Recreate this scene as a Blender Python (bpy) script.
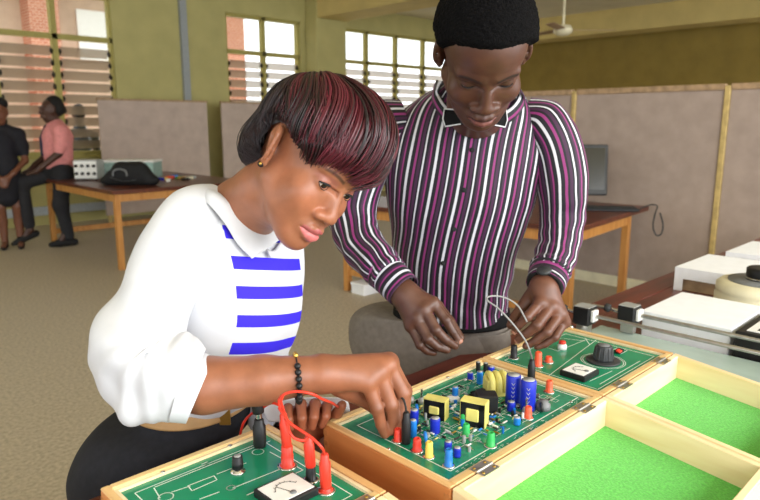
import bpy, math, random
import numpy as np
from mathutils import Vector, Matrix
random.seed(7)
for o in list(bpy.data.objects): bpy.data.objects.remove(o)
SC = bpy.context.scene
COL = SC.collection

# ---------------------------------------------------------------- camera
FPX = 645.0; PITCH = math.radians(11.2); YAW = math.radians(45.75); CZ = 1.40
FH = np.array([math.cos(YAW), math.sin(YAW), 0.0]); RV = np.array([math.sin(YAW), -math.cos(YAW), 0.0])
FW = math.cos(PITCH) * FH + np.array([0, 0, -math.sin(PITCH)]); UV = np.cross(RV, FW)
CAM = np.array([0.0, 0.0, CZ])
cam_d = bpy.data.cameras.new('camera'); cam = bpy.data.objects.new('camera', cam_d); COL.objects.link(cam)
cam_d.sensor_width = 36.0; cam_d.lens = 36.0 * FPX / 760.0; cam_d.clip_start = 0.02; cam_d.clip_end = 200
cam.matrix_world = Matrix(((RV[0], UV[0], -FW[0], 0), (RV[1], UV[1], -FW[1], 0), (RV[2], UV[2], -FW[2], CZ), (0, 0, 0, 1)))
cam_d.dof.use_dof = True; cam_d.dof.focus_distance = 1.12; cam_d.dof.aperture_fstop = 6.3
SC.camera = cam

# ---------------------------------------------------------------- world, lights, exposure
w = bpy.data.worlds.new('daylight'); SC.world = w; w.use_nodes = True
bg = w.node_tree.nodes['Background']; bg.inputs[0].default_value = (0.93, 0.97, 1.0, 1); bg.inputs[1].default_value = 1.6
SC.view_settings.view_transform = 'Standard'; SC.view_settings.look = 'None'; SC.view_settings.gamma = 1
SC.view_settings.exposure = 0.92; SC.view_settings.use_curve_mapping = False

def area_light(name, loc, target, sx, sy, power, col=(1, 1, 1)):
    l = bpy.data.lights.new(name, 'AREA'); l.shape = 'RECTANGLE'; l.size = sx; l.size_y = sy; l.energy = power; l.color = col
    o = bpy.data.objects.new(name, l); COL.objects.link(o); o.location = loc
    o.rotation_euler = (Vector(target) - Vector(loc)).to_track_quat('-Z', 'Y').to_euler()
    return o
# daylight from the row of windows on the side of the room behind the camera
area_light('window_daylight', (1.6, -2.6, 2.2), (1.4, 1.0, 1.0), 4.5, 1.6, 90, (1.0, 0.98, 0.95))

# ---------------------------------------------------------------- helpers
def at(px, py, d):
    """point seen at pixel (px,py) at depth d along the view axis"""
    return CAM + d * (FW + RV * (px - 380) / FPX - UV * (py - 250) / FPX)
def pz(px, py, z):
    v = FW + RV * (px - 380) / FPX - UV * (py - 250) / FPX
    return CAM + v * (z - CZ) / v[2]
def lin(c):
    return tuple((x / 255 / 12.92 if x / 255 <= .04045 else ((x / 255 + .055) / 1.055) ** 2.4) for x in c[:3])

def new_mat(name):
    m = bpy.data.materials.new(name); m.use_nodes = True
    nt = m.node_tree; b = nt.nodes['Principled BSDF']
    return m, nt, b
def N(nt, t, **kw):
    n = nt.nodes.new(t)
    for k, v in kw.items(): setattr(n, k, v)
    return n
def mat(name, c, rough=.6, metal=0., var=.08, scale=30., bump=0., spec=.4, coords='Object', stretch=None, sheen=0., c2=None, sub=0.):
    m, nt, b = new_mat(name)
    tc = N(nt, 'ShaderNodeTexCoord'); src = tc.outputs[coords]
    if stretch:
        mp = N(nt, 'ShaderNodeMapping'); mp.inputs['Scale'].default_value = stretch; nt.links.new(src, mp.inputs[0]); src = mp.outputs[0]
    no = N(nt, 'ShaderNodeTexNoise'); no.inputs['Scale'].default_value = scale; no.inputs['Detail'].default_value = 5
    nt.links.new(src, no.inputs['Vector'])
    L = lin(c); L2 = lin(c2) if c2 else tuple(x * (1 - 2.2 * var) for x in L); L1 = L if c2 else tuple(min(1, x * (1 + 1.6 * var)) for x in L)
    cr = N(nt, 'ShaderNodeValToRGB'); cr.color_ramp.elements[0].position = .3; cr.color_ramp.elements[1].position = .7
    cr.color_ramp.elements[0].color = (*L2, 1); cr.color_ramp.elements[1].color = (*L1, 1)
    nt.links.new(no.outputs['Fac'], cr.inputs[0]); nt.links.new(cr.outputs[0], b.inputs['Base Color'])
    b.inputs['Roughness'].default_value = rough; b.inputs['Metallic'].default_value = metal; b.inputs['Specular IOR Level'].default_value = spec
    if sheen: b.inputs['Sheen Weight'].default_value = sheen
    if sub:
        b.inputs['Subsurface Weight'].default_value = sub; b.inputs['Subsurface Radius'].default_value = (.012, .005, .003); b.inputs['Subsurface Scale'].default_value = 1
    if bump:
        bn = N(nt, 'ShaderNodeBump'); bn.inputs['Strength'].default_value = bump; bn.inputs['Distance'].default_value = .004
        nt.links.new(no.outputs['Fac'], bn.inputs['Height']); nt.links.new(bn.outputs[0], b.inputs['Normal'])
    return m
def wood(name, c, c2, axis='X', rough=.5, scale=14., spec=.4):
    st = {'X': (.12, 1, 1), 'Y': (1, .12, 1), 'Z': (1, 1, .12)}[axis]
    return mat(name, c, rough=rough, scale=scale * 2.2, stretch=st, c2=c2, bump=.08, spec=spec)

class MB:
    def __init__(s): s.v = []; s.f = []; s.m = []; s.sm = []
    def add(s, vs, fs, mi=0, smooth=False):
        b = len(s.v); s.v += [tuple(map(float, p)) for p in vs]
        for f in fs: s.f.append(tuple(i + b for i in f)); s.m.append(mi); s.sm.append(smooth)
        return s
    def box(s, lo, hi, mi=0, bev=0.):
        x0, y0, z0 = lo; x1, y1, z1 = hi
        return s.hexa([(x0, y0, z0), (x1, y0, z0), (x1, y1, z0), (x0, y1, z0)], [(x0, y0, z1), (x1, y0, z1), (x1, y1, z1), (x0, y1, z1)], mi, bev)
    def hexa(s, bot, top, mi=0, bev=0.):
        if not bev:
            return s.add(list(bot) + list(top), [(3, 2, 1, 0), (4, 5, 6, 7), (0, 1, 5, 4), (1, 2, 6, 5), (2, 3, 7, 6), (3, 0, 4, 7)], mi)
        B = [np.array(p, float) for p in bot]; T = [np.array(p, float) for p in top]
        cb = sum(B) / 4; ct = sum(T) / 4
        def ins(ring, k):
            o = []
            for i in range(4):
                p = ring[i]; a = ring[i - 1]; c = ring[(i + 1) % 4]
                ua = (a - p) / (np.linalg.norm(a - p) + 1e-9); uc = (c - p) / (np.linalg.norm(c - p) + 1e-9)
                o.append((p, ua, uc))
            return o
        def ring(R, off, ins_):
            out = []
            for p, ua, uc in ins(R, 0):
                out += [p + ua * (bev if not ins_ else bev) + uc * (bev if ins_ else 0), p + uc * bev + ua * (bev if ins_ else 0)]
            return out
        upv = (ct - cb) / (np.linalg.norm(ct - cb) + 1e-9) * bev
        r0 = [q for q in ring(B, 0, True)]; r1 = [q + upv for q in ring(B, 0, False)]
        r2 = [q - upv for q in ring(T, 0, False)]; r3 = [q for q in ring(T, 0, True)]
        vs = r0 + r1 + r2 + r3; fs = []
        for k in range(3):
            for i in range(8):
                j = (i + 1) % 8; fs.append((k * 8 + i, k * 8 + j, k * 8 + 8 + j, k * 8 + 8 + i))
        fs.append(tuple(range(7, -1, -1))); fs.append(tuple(range(24, 32)))
        return s.add(vs, fs, mi)
    def obox(s, c, ax, ay, az, hx, hy, hz, mi=0, bev=0.):
        c = np.array(c, float); ax = np.array(ax, float); ay = np.array(ay, float); az = np.array(az, float)
        b = [c + ax * (i * hx) + ay * (j * hy) - az * hz for i, j in ((-1, -1), (1, -1), (1, 1), (-1, 1))]
        t = [p + az * 2 * hz for p in b]
        return s.hexa(b, t, mi, bev)
    def cyl(s, p0, p1, r0, r1=None, n=16, mi=0, smooth=True, cap=True):
        r1 = r0 if r1 is None else r1
        return s.loft([p0, p1], [r0, r1], n, mi, smooth, cap)
    def loft(s, path, rad, n=12, mi=0, smooth=True, cap=True, close=False):
        P = [np.array(p, float) for p in path]; K = len(P); rings = []
        ref = None
        for i in range(K):
            if close: t = P[(i + 1) % K] - P[i - 1]
            else: t = P[min(i + 1, K - 1)] - P[max(i - 1, 0)]
            t = t / (np.linalg.norm(t) + 1e-12)
            if ref is None:
                ref = np.array([0, 0, 1.]) if abs(t[2]) < .9 else np.array([1., 0, 0])
            a = ref - t * (ref @ t); a /= np.linalg.norm(a) + 1e-12; ref = a; b = np.cross(t, a)
            r = rad[i] if hasattr(rad, '__len__') else rad
            rings.append([P[i] + r * (math.cos(2 * math.pi * j / n) * a + math.sin(2 * math.pi * j / n) * b) for j in range(n)])
        vs = [q for R in rings for q in R]; fs = []
        for i in range(K if close else K - 1):
            i2 = (i + 1) % K
            for j in range(n):
                k = (j + 1) % n; fs.append((i * n + j, i * n + k, i2 * n + k, i2 * n + j))
        s.add(vs, fs, mi, smooth)
        if cap and not close:
            s.add(rings[0], [tuple(range(n - 1, -1, -1))], mi); s.add(rings[-1], [tuple(range(n))], mi)
        return s
    def tube(s, pts, r, n=8, sub=6, mi=0, close=False):
        return s.loft(spline(pts, sub, close), r, n, mi, True, True, close)
    def lathe(s, prof, c, n=20, axis=(0, 0, 1), mi=0, smooth=True):
        az = np.array(axis, float); az /= np.linalg.norm(az)
        rf = np.array([1., 0, 0]) if abs(az[0]) < .9 else np.array([0, 1., 0])
        ax = rf - az * (rf @ az); ax /= np.linalg.norm(ax); ay = np.cross(az, ax); c = np.array(c, float)
        vs = []; fs = []
        for r, h in prof:
            for j in range(n):
                t = 2 * math.pi * j / n; vs.append(c + az * h + (ax * math.cos(t) + ay * math.sin(t)) * max(r, 1e-5))
        for i in range(len(prof) - 1):
            for j in range(n):
                k = (j + 1) % n; fs.append((i * n + j, i * n + k, (i + 1) * n + k, (i + 1) * n + j))
        fs.append(tuple(range(n - 1, -1, -1))); fs.append(tuple((len(prof) - 1) * n + j for j in range(n)))
        return s.add(vs, fs, mi, smooth)
    def prism(s, poly, z0, z1, mi=0):
        n = len(poly); vs = [(x, y, z0) for x, y in poly] + [(x, y, z1) for x, y in poly]
        fs = [tuple(range(n - 1, -1, -1)), tuple(range(n, 2 * n))] + [(i, (i + 1) % n, n + (i + 1) % n, n + i) for i in range(n)]
        return s.add(vs, fs, mi)
    def sphere(s, c, r, n=12, mi=0):
        r = np.array(r, float) * np.ones(3)
        vs = []; m = max(6, n // 2 + 2)
        for i in range(m + 1):
            th = math.pi * i / m
            for j in range(n):
                ph = 2 * math.pi * j / n
                vs.append((c[0] + r[0] * math.sin(th) * math.cos(ph), c[1] + r[1] * math.sin(th) * math.sin(ph), c[2] - r[2] * math.cos(th)))
        fs = [(i * n + j, i * n + (j + 1) % n, (i + 1) * n + (j + 1) % n, (i + 1) * n + j) for i in range(m) for j in range(n)]
        return s.add(vs, fs, mi, True)
    def mesh(s, name, off=(0, 0, 0)):
        me = bpy.data.meshes.new(name); o = np.array(off, float)
        me.from_pydata([tuple(np.array(p) - o) for p in s.v], [], s.f)
        me.polygons.foreach_set('material_index', s.m); me.polygons.foreach_set('use_smooth', s.sm); me.update()
        return me
    def build(s, name, mats, parent=None, loc=None):
        """one mesh object; vertices are world coordinates (a parent's origin is taken off)"""
        off = org(parent) if parent is not None else (np.array(loc, float) if loc is not None else np.zeros(3))
        me = s.mesh(name, off); o = bpy.data.objects.new(name, me); COL.objects.link(o)
        for mm in (mats if isinstance(mats, (list, tuple)) else [mats]): me.materials.append(mm)
        if parent is not None: o.parent = parent
        elif loc is not None: o.location = loc
        return o
def org(o):
    p = np.zeros(3)
    while o is not None: p += np.array(o.location); o = o.parent
    return p
def spline(pts, sub=6, close=False):
    P = [np.array(p, float) for p in pts]; K = len(P); out = []
    if K < 3 and not close: return P
    rng = range(K) if close else range(K - 1)
    for i in rng:
        if close: a, b, c, d = P[i - 1], P[i], P[(i + 1) % K], P[(i + 2) % K]
        else: a, b, c, d = P[max(i - 1, 0)], P[i], P[i + 1], P[min(i + 2, K - 1)]
        for k in range(sub):
            t = k / sub
            out.append(.5 * (2 * b + (c - a) * t + (2 * a - 5 * b + 4 * c - d) * t * t + (3 * b - a - 3 * c + d) * t ** 3))
    if not close: out.append(P[-1])
    return out
def tag(o, label=None, cat=None, group=None, kind=None):
    if label: o['label'] = label
    if cat: o['category'] = cat
    if group: o['group'] = group
    if kind: o['kind'] = kind
    return o
def thing(name, label, cat, loc=(0, 0, 0), group=None):
    o = bpy.data.objects.new(name, None); COL.objects.link(o); o.location = loc; o.empty_display_size = .05
    return tag(o, label, cat, group)
def struct(name, mb, m, parent=None):
    o = mb.build(name, m, parent)
    if parent is None: o['kind'] = 'structure'
    return o
def inst(name, me, parent, loc, rot=(0, 0, 0), scale=(1, 1, 1)):
    """a piece that shares mesh data; loc in world coordinates"""
    o = bpy.data.objects.new(name, me); COL.objects.link(o)
    if parent is not None:
        o.parent = parent; o.location = Vector(np.array(loc, float) - org(parent))
    else: o.location = loc
    o.rotation_euler = rot; o.scale = scale
    return o
def withmat(me, *ms):
    for m in ms: me.materials.append(m)
    return me

# ---------------------------------------------------------------- materials
M = {}
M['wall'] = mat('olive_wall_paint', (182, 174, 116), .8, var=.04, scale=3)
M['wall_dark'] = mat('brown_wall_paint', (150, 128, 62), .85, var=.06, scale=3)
M['ceiling'] = mat('ceiling_paint', (205, 196, 168), .9, var=.03, scale=3)
M['beam'] = mat('beam_paint', (205, 185, 120), .85, var=.04, scale=3)
M['frame_paint'] = mat('window_frame_paint', (168, 158, 88), .6, var=.04)
M['black'] = mat('black_plastic', (22, 22, 24), .42, var=.1)
M['blackmat'] = mat('matt_black', (20, 20, 22), .75, var=.15)
M['skirting'] = mat('pale_blue_skirting', (176, 184, 190), .6, var=.05)
M['pipe'] = mat('grey_conduit', (150, 156, 158), .5, var=.03)
M['board'] = mat('grey_brown_board', (186, 168, 156), .8, var=.05, scale=6, bump=.03)
M['partition'] = mat('beige_partition_cloth', (164, 147, 136), .85, var=.05, scale=8, bump=.04)
M['raw_plywood'] = mat('rough_board_edge', (168, 140, 108), .85, var=.14, scale=20)
M['post'] = mat('yellow_wood_post', (190, 165, 105), .6, var=.1, scale=20)
M['desk_top'] = wood('dark_red_desk_top', (108, 56, 36), (74, 34, 24), 'Y', .32)
M['desk_wood'] = wood('orange_pine_frame', (202, 146, 78), (172, 112, 52), 'Z', .5)
M['bench'] = wood('mahogany_bench', (118, 50, 36), (78, 30, 24), 'X', .28)
M['case_wood'] = wood('pale_pine_case', (236, 206, 150), (214, 172, 110), 'X', .45)
M['case_wood_y'] = wood('pale_pine_case_crossways', (232, 196, 138), (206, 150, 88), 'Y', .45)
M['lid_wood'] = wood('pale_lid_wood', (244, 228, 190), (232, 206, 158), 'X', .5)  # lid wood in a paler tone than the case pine
M['lid_wood_y'] = wood('pale_lid_wood_crossways', (240, 220, 178), (224, 192, 140), 'Y', .5)
M['felt'] = mat('bright_green_felt', (100, 194, 86), .95, var=.10, scale=260, bump=.5, spec=.1, sheen=.2)
M['pcb'] = mat('green_panel_enamel', (28, 140, 100), .22, var=.06, scale=18, spec=.6)
M['pcb_dark'] = mat('green_solder_mask', (34, 140, 104), .25, var=.14, scale=60, spec=.6)
M['print'] = mat('white_print', (226, 240, 230), .5, var=.02)
M['steel'] = mat('brushed_steel', (190, 188, 182), .28, metal=.9, var=.06, scale=60)
M['chrome'] = mat('bright_chrome', (215, 215, 215), .15, metal=1., var=.03)
M['brass'] = mat('brass', (196, 160, 80), .3, metal=.9, var=.05)
M['red'] = mat('red_plastic', (222, 58, 40), .35, var=.05)
M['orange'] = mat('orange_red_plastic', (232, 88, 52), .38, var=.05)
M['blue'] = mat('blue_sleeve', (28, 46, 176), .3, var=.08)
M['sky'] = mat('light_blue_plastic', (26, 116, 200), .35, var=.08)
M['yellow'] = mat('yellow_plastic', (234, 206, 92), .4, var=.05)
M['tape'] = mat('pale_yellow_tape', (226, 214, 120), .45, var=.06)
M['green'] = mat('green_plastic', (44, 172, 84), .4, var=.05)
M['white'] = mat('white_plastic', (236, 236, 232), .45, var=.02)
M['paper'] = mat('white_card', (240, 242, 246), .75, var=.015)
M['cream'] = mat('cream_enamel', (226, 218, 186), .4, var=.05, scale=12)
M['grey'] = mat('grey_plastic', (120, 122, 124), .5, var=.06)
M['dgrey'] = mat('dark_grey_plastic', (52, 54, 56), .45, var=.08)
M['silver'] = mat('silver_paint', (176, 178, 176), .45, metal=.3, var=.06)
M['plate'] = mat('grey_green_plate', (176, 196, 188), .25, var=.05, scale=9, spec=.6)
M['screen'] = mat('dark_screen', (30, 33, 33), .18, var=.05, spec=.6)
M['floor'] = mat('terrazzo_floor', (186, 173, 150), .5, var=.13, scale=55, bump=.02)
def louvre_glass():
    m, nt, b = new_mat('tinted_louvre_glass')
    b.inputs['Base Color'].default_value = (*lin((190, 174, 152)), 1); b.inputs['Roughness'].default_value = .25
    tr = N(nt, 'ShaderNodeBsdfTransparent'); tr.inputs[0].default_value = (.8, .78, .74, 1)
    mx = N(nt, 'ShaderNodeMixShader'); mx.inputs[0].default_value = .5
    nt.links.new(tr.outputs[0], mx.inputs[1]); nt.links.new(b.outputs[0], mx.inputs[2])
    nt.links.new(mx.outputs[0], nt.nodes['Material Output'].inputs[0])
    return m
M['louvre'] = louvre_glass()
def clear_glass():
    m, nt, b = new_mat('clear_pane')
    gl = N(nt, 'ShaderNodeBsdfGlossy'); gl.inputs['Roughness'].default_value = .05
    tr = N(nt, 'ShaderNodeBsdfTransparent'); tr.inputs[0].default_value = (.95, .96, .95, 1)
    mx = N(nt, 'ShaderNodeMixShader'); mx.inputs[0].default_value = .07
    nt.links.new(tr.outputs[0], mx.inputs[1]); nt.links.new(gl.outputs[0], mx.inputs[2])
    nt.links.new(mx.outputs[0], nt.nodes['Material Output'].inputs[0])
    return m
M['glass'] = clear_glass()
def brick_mat():
    m, nt, b = new_mat('far_brickwork')
    tc = N(nt, 'ShaderNodeTexCoord'); mp = N(nt, 'ShaderNodeMapping'); mp.inputs['Rotation'].default_value = (math.pi / 2, 0, 0)
    br = N(nt, 'ShaderNodeTexBrick'); br.inputs['Scale'].default_value = 4.5
    br.inputs['Color1'].default_value = (*lin((186, 122, 94)), 1); br.inputs['Color2'].default_value = (*lin((174, 104, 78)), 1); br.inputs['Mortar'].default_value = (*lin((214, 186, 164)), 1)
    nt.links.new(tc.outputs['Object'], mp.inputs[0]); nt.links.new(mp.outputs[0], br.inputs['Vector']); nt.links.new(br.outputs[0], b.inputs['Base Color'])
    b.inputs['Roughness'].default_value = .9
    return m
M['brick'] = brick_mat()
M['peach'] = mat('peach_render', (200, 174, 152), .9, var=.05, scale=4)
# ================================================================ room
YB = 9.6; XR = 13.6; XL = -3.2; ZC = 3.55
struct('floor', MB().box((XL, -3.0, -.1), (XR + .2, YB + .2, 0)), M['floor'])
struct('ceiling', MB().box((XL - .2, -3.0, ZC), (XR + .2, YB + .2, ZC + .15)), M['ceiling'])
# window openings in the back wall: (x0, x1, sill z)
WIN = [(1.70, 4.00, .95), (5.86, 7.37, .95), (8.22, 12.6, .95)]; ZT = 3.15; ZM = 2.55
wb = MB(); xs = XL - .2
for x0, x1, zs in WIN:
    wb.box((xs, YB, 0), (x0, YB + .2, ZC)); wb.box((x0, YB, 0), (x1, YB + .2, zs)); wb.box((x0, YB, ZT), (x1, YB + .2, ZC)); xs = x1
wb.box((xs, YB, 0), (XR + .2, YB + .2, ZC))
struct('wall_back', wb, M['wall'])
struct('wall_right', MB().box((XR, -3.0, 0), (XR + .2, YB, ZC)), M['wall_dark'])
struct('wall_left_unseen', MB().box((XL - .2, -3.0, 0), (XL, YB, .9)).box((XL - .2, -3.0, 3.0), (XL, YB, ZC)).box((XL - .2, 2.2, .9), (XL, 3.0, 3.0)).box((XL - .2, 6.4, .9), (XL, 7.2, 3.0)), M['wall'])  # unseen wall added to close the room; openings cut to let light in
struct('baseboard_back', MB().box((XL, YB - .04, .14), (5.8, YB, .26), bev=.008), M['skirting'])
struct('trim_1', MB().box((7.48, YB - .32, 0), (8.18, YB, ZC), bev=.01), M['wall'])            # pillar
struct('trim_2', MB().box((7.50, -3.0, 3.20), (8.16, YB - .32, ZC)), M['beam'])                # beam on the pillar
struct('trim_3', MB().box((12.4, -3.0, 3.12), (13.0, YB, ZC)), M['beam'])
struct('trim_4', MB().box((1.2, -3.0, 3.25), (1.8, YB, ZC)), M['beam'])
# windows
blade = withmat(MB().box((-.36, -.002, -.075), (.36, .002, .075)).mesh('louvre_blade'), M['louvre'])
clip = withmat(MB().box((-.012, -.035, -.03), (.012, .035, .03), bev=.006).mesh('louvre_clip'), M['black'])
BAYS = [[1.70, 2.46, 3.22, 4.00], [5.86, 6.61, 7.37], [8.22, 9.03, 9.86, 10.7, 11.6, 12.6]]
for wi, (x0, x1, zs) in enumerate(WIN):
    mb = MB(); e = BAYS[wi]
    fw = .035
    for k, x in enumerate(e):
        mb.box((x - fw if 0 < k else x, YB + .03, zs), (x + fw if k < len(e) - 1 else x, YB + .13, ZT))
    mb.box((x0, YB + .03, ZM - fw), (x1, YB + .13, ZM + fw)); mb.box((x0, YB + .03, ZT - .05), (x1, YB + .13, ZT)); mb.box((x0, YB + .03, zs), (x1, YB + .13, zs + .05))
    mb.box((x0 - .03, YB - .05, zs - .04), (x1 + .03, YB + .05, zs))
    wo = struct('window_%d' % (wi + 1), mb, M['frame_paint'])
    for a, b in zip(e[:-1], e[1:]):
        cx = (a + b) / 2; hw = (b - a) / 2 - fw - .02
        MB().box((a + fw, YB + .07, ZM + fw), (b - fw, YB + .076, ZT - .05)).build('pane', M['glass'], wo)
        z = zs + .14
        while z < ZM - .06:
            inst('louvre_blade', blade, wo, (cx, YB + .08, z), (math.radians(38), 0, 0), (hw / .36, 1, 1))
            for sx in (-1, 1): inst('louvre_clip', clip, wo, (cx + sx * hw, YB + .05, z), (math.radians(38), 0, 0))
            z += .158
# conduit on the wall
o = MB().box((5.04, YB - .06, 1.6), (5.15, YB, ZC)).build('wall_conduit', M['pipe'], loc=(5.1, YB, 1.6)); tag(o, 'pale grey vertical conduit running up the olive back wall', 'conduit')
# outside: brick pillar and pale building across the yard
yo = 14.5
struct('ground_outside', MB().box((-20, YB + .2, -.3), (40, 60, -.1)), mat('pale_yard_paving', (214, 204, 190), .9))
bd = thing('neighbouring_building', 'peach rendered building with brick pillars seen through the louvre windows', 'building', (5, yo, -.1))
MB().box((-6, yo, -.1), (8.6, yo + .3, 4.2)).build('wall', M['peach'], bd)
MB().box((5.3, yo - .06, 2.7), (6.6, yo, 3.7)).build('window', M['white'], bd)
MB().box((-6, yo - .9, 4.2), (9.4, yo + .4, 4.4)).build('roof_edge', M['white'], bd)
for x in (0.9, 4.25, 8.5): MB().box((x, yo - .5, -.1), (x + .55, yo, 4.2)).build('brick_pillar', M['brick'], bd)

# ---- right-hand partition of boards
PX = 5.15
pr_ = [4.12, 2.90, 1.68, .46, -.76, -1.98]
part = thing('partition_screen', 'long beige partition of upright boards with pale wooden posts', 'partition', (PX, 2, 0))
for a, b in zip(pr_[:-1], pr_[1:]):
    MB().box((PX, b + .02, .12), (PX + .03, a - .02, 1.63), bev=.004).build('board', M['partition'], part)
    MB().box((PX - .01, b + .02, 1.63), (PX + .05, a - .02, 1.675), bev=.004).build('top_rail', M['raw_plywood'], part)
    MB().box((PX - .012, b + .02, .03), (PX + .045, a - .02, .12), bev=.004).build('bottom_rail', M['cream'], part)
for y in pr_: MB().box((PX - .015, y - .02, 0), (PX + .045, y + .02, 1.66), bev=.005).build('post', M['post'], part)
# ---- loose boards standing against the back wall
for (x0, x1, yy, lab) in [(3.43, 5.06, 8.9, 'grey brown board standing behind the desk with the black bag'), (5.31, 7.6, 8.95, 'grey brown board standing under the far louvre window behind the woman\'s hair')]:
    b = thing('display_board', lab, 'board', ((x0 + x1) / 2, yy, 0), 'boards along the back wall')
    MB().box((x0 + .01, yy, .14), (x1 - .01, yy + .025, 1.70), bev=.004).build('panel', M['board'], b)
    for x in (x0 + .05, x1 - .09): MB().box((x, yy + .025, 0), (x + .04, yy + .07, 1.66)).build('leg', M['post'], b)
    MB().box((x0, yy - .006, 1.69), (x1, yy + .032, 1.715)).build('edge_strip', M['raw_plywood'], b)
# ---- ceiling fan
fx, fy, fz = at(563, 30, 9.0)
fan = thing('ceiling_fan', 'cream ceiling fan hanging on a short rod', 'fan', (fx, fy, ZC))
MB().cyl((fx, fy, ZC), (fx, fy, fz + .06), .018, n=10).build('rod', M['cream'], fan)
MB().lathe([(.03, .07), (.1, .06), (.13, .02), (.13, -.03), (.08, -.07), (.02, -.08)][::-1], (fx, fy, fz), 20).build('motor', M['cream'], fan)
for k in range(3):
    a = math.radians(-43 + 120 * k); d = np.array([math.cos(a), math.sin(a), 0]); n_ = np.array([-d[1], d[0], .15])
    MB().obox(np.array([fx, fy, fz]) + d * .42, d, n_ / np.linalg.norm(n_), np.cross(d, n_ / np.linalg.norm(n_)), .30, .06, .004).build('blade', M['raw_plywood'], fan)

# ================================================================ tables
def table(name, label, x0, x1, y0, y1, h, top, leg, th=.035, lw=.055, ov=.03, stretch=(), ovr=None):
    t = thing(name, label, 'table', ((x0 + x1) / 2, (y0 + y1) / 2, 0))
    MB().box((x0, y0, h - th), (x1, y1, h), bev=.004).build('tabletop', top, t)
    a, b, c, d = x0 + ov, x1 - (ovr or ov), y0 + ov, y1 - ov
    for X in (a, b - lw):
        for Y in (c, d - lw): MB().box((X, Y, 0), (X + lw, Y + lw, h - th), bev=.004).build('leg', leg, t)
    ah = .075
    for Y in (c + .008, d - .03): MB().box((a + lw, Y, h - th - ah), (b - lw, Y + .022, h - th)).build('apron', leg, t)
    for X in (a + .008, b - .03): MB().box((X, c + lw, h - th - ah), (X + .022, d - lw, h - th)).build('apron', leg, t)
    for X in stretch: MB().box((X[0], X[1], X[2]), (X[3], X[4], X[5])).build('stretcher', leg, t)
    return t
table('side_table', 'dark topped pine table carrying the black bag by the louvre windows', 2.40, 3.95, 6.04, 8.05, .77, M['desk_top'], M['desk_wood'],
      stretch=[(2.47, 7.97, .12, 3.87, 8.0, .18)])
desk_ = table('computer_desk', 'red brown pine desk carrying the computer monitor in front of the partition', 3.66, 5.06, 2.00, 4.06, .75, M['desk_top'], M['desk_wood'],
      stretch=[(3.70, 2.07, .14, 3.73, 3.99, .19)], ovr=.30)
vc = np.array([3.70, 2.02]); c0 = np.array(desk_.location[:2]); a_ = math.radians(6); rc = np.array([[math.cos(a_), -math.sin(a_)], [math.sin(a_), math.cos(a_)]]) @ (c0 - vc) + vc
desk_.location = (rc[0], rc[1], 0); desk_.rotation_euler = (0, 0, a_)
# the long work bench: two tables butted together
def bench(label, x0, x1, y0, y1):
    t = thing('work_bench', label, 'table', ((x0 + x1) / 2, (y0 + y1) / 2, 0), 'long mahogany benches')
    k = 0; ys = np.linspace(y0, y1, 11)
    for a, b in zip(ys[:-1], ys[1:]):
        MB().box((x0, a + .0007, .765), (x1, b - .0007, .80), bev=.0025).build('plank', M['bench'], t)
    for X in (x0 + .05, x1 - .11):
        for Y in (y0 + .05, y1 - .11): MB().box((X, Y, 0), (X + .06, Y + .06, .765)).build('leg', M['bench'], t)
    for Y in (y0 + .03, y1 - .055): MB().box((x0 + .05, Y, .68), (x1 - .05, Y + .025, .765)).build('apron', M['bench'], t)
bench('mahogany slatted work bench under the open wooden cases', -.9, 1.335, .02, 1.01)
bench('mahogany slatted work bench under the rods and white boxes', 1.34, 4.6, .02, 1.01)
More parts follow.
